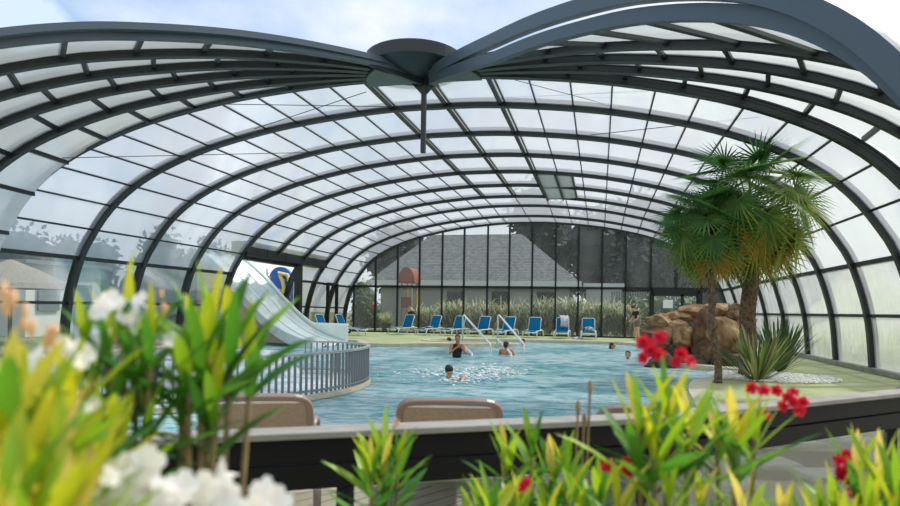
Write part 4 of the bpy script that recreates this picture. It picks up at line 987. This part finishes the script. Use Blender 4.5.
near_lounger(258, 3.98, 'taupe lounger seen from behind, left one, behind the white blossoms', .42)
near_lounger(450, 3.93, 'taupe lounger seen from behind in the middle, behind the balustrade', .24)
near_lounger(652, 3.95, 'taupe lounger whose back just shows over the rail behind the red oleander', .1, .72)
near_lounger(945, 4.6, 'taupe lounger at the far right below the sloping rail', -.5, .78, 38)
# balustrade: board rail with pale cap, posts and glass
def gp(px, py, d): return at(px, py, d)
RP_ = [at(-60, 0, 1.63), at(112, 0, 1.745), at(650, 0, 2.27), at(900, 0, 3.28), at(1040, 0, 3.95)]; RP_ = [Vector((p.x, p.y, 0)) for p in RP_]
t = tag(empty('balustrade', RP_[2]), 'charcoal board balustrade with a pale cap crossing the foreground', 'railing')
def seg(a, c, nm, z0, z1, w, m, par=t, bev=.004):
    d = (c - a).normalized(); s_ = Vector((d.y, -d.x, 0)) * w / 2; b = MB()
    b.add([a - s_ + up*z0, a + s_ + up*z0, c + s_ + up*z0, c - s_ + up*z0, a - s_ + up*z1, a + s_ + up*z1, c + s_ + up*z1, c - s_ + up*z1], [(3,2,1,0), (4,5,6,7), (0,1,5,4), (1,2,6,5), (2,3,7,6), (3,0,4,7)])
    return local(b.build(nm, m, t, bevel=bev), t)
for a, c in ((RP_[0], RP_[2]), (RP_[2], RP_[4])):
    seg(a, c, 'cap', .925, .945, .105, M['cap']); seg(a, c, 'board', .852, .922, .045, M['rail_dark']); seg(a, c, 'board', .775, .846, .05, M['rail_dark'])
    seg(a, c, 'glass_panel', .08, .765, .01, M['railglass'], bev=0); seg(a, c, 'base_rail', .03, .08, .05, M['rail_dark'])
for p in (RP_[0].lerp(RP_[2], .02), RP_[0].lerp(RP_[2], .5), RP_[2], RP_[2].lerp(RP_[4], .5), RP_[4]):
    b = MB(); b.box((p.x-.02, p.y-.02, 0), (p.x+.02, p.y+.02, .775)); local(b.build('post', M['rail_dark'], t), t)
# pale stone slabs and stones beyond the right part of the rail
SLM = mat('pale limestone slab', (232, 228, 218), .8, 0, (246, 244, 238), 6); SLL = ['below the drooping crimson blossoms', 'beside the rightmost lounger', 'at the right frame edge under the rail', 'behind the tallest red oleander', 'low right between the yellow leaves', 'just under the sloping rail, upper one', 'low centre right, left of the rail bend', 'at the bottom right behind the corner oleander', 'beneath the stem of the drooping oleander']
for i, (px, py, sx, sy_) in enumerate(((772, 466, .36, .34), (848, 442, .5, .36), (893, 462, .5, .4), (690, 478, .36, .34), (826, 478, .42, .3), (800, 446, .4, .28), (640, 484, .34, .3), (880, 492, .4, .3), (735, 486, .34, .3))):
    c = onz(px, py); b = MB(); b.box((-sx/2, -sy_/2, 0), (sx/2, sy_/2, .05)); o = b.build('stone_slab', SLM, None, bevel=.012); o.location = (c.x, c.y, 0.0); o.rotation_euler.z = .3 + .2 * (i % 4)
    tag(o, 'pale stone slab ' + SLL[i], 'paving slab', 'loose stone slabs behind the balustrade')
mb_ = MB(); c = onz(790, 470)
mb_.add([(c.x - 1.1, c.y - .5, .006), (c.x + 1.9, c.y - .3, .006), (c.x + 2.4, c.y + 1.0, .006), (c.x - .6, c.y + .8, .006)], [(0, 1, 2, 3)])
tag(mb_.build('floor', M['soil']), kind='structure')
# ================================================================ oleanders in front of the balustrade
def ole_leaf(b, base, d, L, w, tint, droop, n_=5):
    d = d.normalized(); side = d.cross(Vector((0, 0, 1))); side = side.normalized() if side.length > .05 else Vector((1, 0, 0)); roll_ = R.uniform(-.6, .6)
    up_ = side.cross(d).normalized(); side = side * math.cos(roll_) + up_ * math.sin(roll_); P = Vector(base); vs = []
    for i in range(n_ + 1):
        k = i / n_; ww = w * math.sin(PI * min(1, .06 + k * .94)) ** .75 + .0006; u2 = side.cross(d).normalized()
        vs += [P - side * ww + u2 * ww * .35, P.copy(), P + side * ww + u2 * ww * .35]
        P = P + d * (L / n_); d = (d + Vector((0, 0, -droop * .25))).normalized()
    b.add(vs, [f for i in range(n_) for f in ((3*i, 3*i+1, 3*i+4, 3*i+3), (3*i+1, 3*i+2, 3*i+5, 3*i+4))], tint)
WPET = leafmat('white oleander petal', [(0, (250, 250, 252)), (1, (255, 246, 240))], .3); RPET = leafmat('red oleander petal', [(0, (196, 20, 48)), (1, (232, 44, 74))], .3); PBUD = mat('peach bud', (228, 176, 130), .6)
def blossom(parent, c, r, m, double=False):
    b = MB(); ax = Vector((R.gauss(0, .5), -1, R.uniform(-.1, .9))).normalized(); u = ax.orthogonal().normalized(); v = ax.cross(u)
    for ring in range(3 if double else 1):
        k_ = 1 - .3 * ring; tl = .35 + .5 * ring
        for i in range(5):
            a = 2*PI*(i + ring*.5)/5 + R.uniform(-.1, .1); d = (u*math.cos(a) + v*math.sin(a)); s_ = ax.cross(d); n_ = 4; vs = []
            for j in range(n_ + 1):
                q = j / n_; w = r * .52 * k_ * (math.sin(PI * (.12 + .76 * q)) ** .8) * (.5 + .6 * q); p = c + d * r * k_ * q * math.cos(tl * .6) + ax * r * (tl * .5 * q + .12 * ring)
                vs += [p - s_*w + ax*w*.25, p, p + s_*w + ax*w*.25]
            b.add(vs, [f for j in range(n_) for f in ((3*j, 3*j+1, 3*j+4, 3*j+3), (3*j+1, 3*j+2, 3*j+5, 3*j+4))], R.random())
    b.tube([c - ax * r * .8, c], [r*.06, r*.14], 6); b.build('blossom', m, parent)
def oleander(name_label, root_px, root_d, shoots, flowers, petal, double, yel, group=None, fr=.02, buds=()):
    """shoots: (px, py of the tip, depth, leaf length, how many whorls)"""
    rt = at(root_px, 309, root_d); root = Vector((rt.x, rt.y, 0)); t = tag(empty('oleander_shrub', root), name_label, 'shrub', group)
    st = MB(); f = MB()
    for (px, py, d, LL, wh) in shoots:
        tip = at(px, py, d); base = root + (Vector((tip.x, tip.y, 0)) - root) * .35; tip = tip - Vector((0, 0, LL * .8)) ; P = []
        for k in range(9):
            q = k / 8; p = base.lerp(tip, q); e_ = Vector((math.sin(q * PI) * .03, math.cos(q * 3) * .01, 0)); P.append(Vector((base.x + (tip.x-base.x) * q ** 1.6, base.y + (tip.y-base.y) * q ** 1.6, base.z + (tip.z-base.z) * q)) + e_ * (1 - q))
        st.tube(P, [.009 - .005 * k / 8 for k in range(9)], 6)
        dirv = (P[-1] - P[-3]).normalized()
        for wq in range(wh):
            c = tip - dirv * wq * LL * .25; off = wq * 1.05; kk = wq / max(1, wh - 1)
            for i in range(3):
                a = off + 2*PI*i/3 + R.uniform(-.3, .3); el = math.radians(R.uniform(62, 84) - 36 * kk); h_ = Vector((math.cos(a), math.sin(a), 0))
                ole_leaf(f, c, h_ * math.cos(el) + Vector((0, 0, 1)) * math.sin(el), LL * R.uniform(.8, 1.15) * (.85 + .3 * min(1, kk * 2)), LL * .066 * R.uniform(.8, 1.2), min(.95, max(0, yel - .1 - .45 * kk + R.gauss(0, .17))), R.uniform(.1, .45))
    local(st.build('stems', M['twig'], t), t); local(f.build('foliage', LF['ole'], t, smooth=True), t)
    for (px, py, d, r, n_) in flowers:
        for i in range(n_):
            c = at(px, py, d) + Vector((R.gauss(0, 1), R.gauss(0, 1), R.gauss(0, 1))) * r * (.75 if n_ > 1 else 0)
            o_ = len(C.objects); blossom(t, c, r, petal, double); local(bpy.data.objects[[x.name for x in t.children][-1]], t) if False else None
    for ch in t.children:
        if ch.name.startswith('blossom'): local(ch, t)
    if buds:
        for (px, py, d, r) in buds:
            b = MB()
            for i in range(5): c = at(px + R.gauss(0, 4), py + R.gauss(0, 7), d); b.ball(c, (r*.35, r*.35, r), 7, 6)
            local(b.build('bud_cluster', PBUD, t, smooth=True), t)
    return t
WF = (.0)
oleander('blurred yellow-green oleander with white blossoms at the far left edge', 20, .62,
    [(12, 318, .58, .12, 4), (40, 345, .64, .11, 4), (-12, 350, .55, .14, 5), (58, 400, .58, .13, 4), (15, 400, .52, .13, 5), (85, 425, .64, .12, 4), (5, 450, .5, .13, 4), (40, 460, .52, .12, 4), (70, 470, .6, .12, 4), (28, 372, .6, .11, 4), (62, 365, .66, .09, 4), (0, 400, .56, .11, 4), (95, 385, .74, .10, 4), (75, 330, .7, .09, 3), (18, 345, .62, .09, 4), (40, 420, .58, .11, 4), (110, 450, .68, .11, 4)],
    [(36, 352, .66, .016, 2), (70, 345, .7, .015, 3), (4, 372, .6, .02, 2), (66, 352, .68, .015, 1), (0, 335, .62, .016, 2), (92, 405, .66, .010, 1)], WPET, False, .92, buds=((8, 300, .6, .009), (30, 325, .62, .008), (52, 335, .64, .008)))
oleander('oleander with open white blossoms over the far panes, second from the left', 120, .85,
    [(84, 298, .86, .08, 2), (110, 290, .84, .10, 3), (126, 264, .88, .11, 2), (152, 290, .84, .10, 3), (112, 350, .82, .10, 3), (138, 318, .86, .10, 3), (96, 338, .84, .09, 3), (148, 362, .84, .10, 3), (118, 405, .8, .10, 3)],
    [(101, 299, .82, .014, 2), (122, 314, .82, .015, 3), (131, 318, .83, .013, 1), (95, 314, .83, .008, 1), (108, 334, .84, .008, 1), (135, 367, .84, .009, 1), (72, 424, .8, .009, 1), (92, 446, .78, .012, 2)], WPET, False, .62, buds=((165, 305, .85, .007), (120, 350, .84, .007)))
oleander('tall upright oleander shoot of long bright leaves over the water slide', 195, .9,
    [(210, 262, .92, .16, 5), (232, 274, .95, .14, 3), (190, 300, .88, .12, 3), (216, 330, .9, .13, 3), (252, 305, .96, .13, 2), (204, 290, .9, .13, 3), (182, 352, .9, .10, 3)],
    [(172, 340, .86, .012, 1)], WPET, False, .68)
oleander('low white blossom oleander along the bottom left under the rail', 160, .75,
    [(105, 470, .66, .09, 4), (160, 505, .7, .09, 4), (215, 520, .72, .1, 4), (70, 470, .64, .1, 4), (262, 520, .8, .09, 4)],
    [(104, 492, .62, .018, 3), (142, 480, .64, .019, 4), (170, 492, .66, .019, 4), (205, 496, .68, .018, 4), (238, 500, .7, .019, 4), (255, 508, .7, .018, 3), (155, 506, .64, .02, 3)], WPET, False, .85)
oleander('small single oleander shoot of yellow-green leaves before the middle rail', 388, 1.25,
    [(384, 412, 1.25, .12, 6), (372, 430, 1.22, .10, 4), (398, 425, 1.27, .10, 4), (480, 478, 1.2, .08, 4)], [], RPET, True, .70, buds=((394, 428, 1.25, .006),))
oleander('low oleander cluster with pale bud tips right of the middle lounger', 530, 1.25,
    [(506, 420, 1.3, .10, 5), (532, 412, 1.3, .09, 4), (552, 428, 1.28, .12, 6), (566, 432, 1.3, .11, 5), (490, 468, 1.15, .10, 4), (520, 470, 1.2, .10, 5), (545, 480, 1.2, .10, 4), (575, 462, 1.22, .10, 4), (600, 455, 1.2, .11, 5)],
    [(523, 475, 1.2, .010, 2), (512, 490, 1.2, .010, 1)], RPET, True, .72)
oleander('tallest red oleander right of centre with crimson blossoms on top', 660, 1.1,
    [(640, 372, 1.1, .13, 4), (668, 362, 1.12, .13, 4), (690, 378, 1.12, .12, 4), (655, 400, 1.08, .12, 3), (618, 460, 1.08, .10, 3), (670, 455, 1.05, .10, 3)],
    [(649, 350, 1.15, .015, 3), (655, 357, 1.15, .013, 2), (684, 357, 1.17, .012, 3), (676, 362, 1.16, .010, 1), (608, 468, 1.15, .012, 2), (623, 470, 1.15, .012, 2)], RPET, True, .82)
oleander('red oleander with drooping crimson blossoms above the rail bend', 738, 1.2,
    [(735, 386, 1.2, .12, 4), (755, 392, 1.22, .11, 3), (718, 402, 1.18, .11, 3), (745, 466, 1.05, .10, 4), (700, 466, 1.1, .09, 3), (782, 478, 1.1, .09, 3)],
    [(758, 388, 1.2, .012, 2), (783, 396, 1.25, .012, 3), (792, 408, 1.25, .012, 2), (768, 416, 1.24, .011, 2), (788, 402, 1.25, .011, 2)], RPET, True, .82)
oleander('red oleander in the bottom right corner with several crimson blossoms', 860, 1.15,
    [(880, 435, 1.15, .12, 6), (858, 428, 1.2, .11, 5), (900, 450, 1.1, .12, 5), (835, 462, 1.15, .11, 5), (870, 470, 1.05, .11, 5), (815, 480, 1.1, .10, 4), (845, 492, 1.05, .1, 4), (885, 490, 1.05, .1, 4)],
    [(838, 463, 1.2, .013, 3), (850, 468, 1.2, .011, 2), (860, 482, 1.2, .014, 3), (877, 494, 1.2, .014, 3), (855, 490, 1.2, .012, 2), (886, 500, 1.18, .012, 2)], RPET, True, .84)
oleander('low oleander without blossoms along the bottom edge, under the tallest red oleander', 690, 1.0,
    [(600, 502, 1.05, .09, 3), (640, 500, 1.0, .09, 3), (690, 498, 1.0, .09, 3), (722, 504, 1.0, .08, 3), (780, 504, 1.0, .08, 3)], [], RPET, True, .62)
# dry seed stalks
t = tag(empty('seed_stalks', Vector((at(585, 309, 1.5).x, at(585, 309, 1.5).y, 0))), 'thin dry brown seed stalks rising over the rail left of the red oleander', 'stalks')
for px, py in ((590, 392), (578, 412), (584, 425)):
    b = MB(); q = at(px, py, 1.5); b.tube([(q.x - .02, q.y, 0), (q.x - .01, q.y, q.z * .6), q], [.005, .004, .003], 5); b.ball(q + Vector((0, 0, .01)), (.006, .006, .018), 7, 6); local(b.build('stalk', M['twig'], t), t)

# white water kicked up by the swimmer
b = MB(); 
for px, py, d in ((478, 360, 14.6), (492, 357, 15.4), (470, 366, 13.6), (500, 362, 14.4), (462, 372, 12.9), (430, 362, 14.2)):
    c = at(px, py, d)
    for i in range(70): s_ = R.uniform(.008, .028); b.ball((c.x + R.gauss(0, .32), c.y + R.gauss(0, .45), -.085 + abs(R.gauss(0, .03))), (s_ * 1.8, s_ * 1.5, s_ * .7), 6, 4)
tag(b.build('splash', mat('white foam', (240, 246, 248), .5), None, smooth=True), 'white splashes around the capped swimmer', 'splash', kind='stuff')
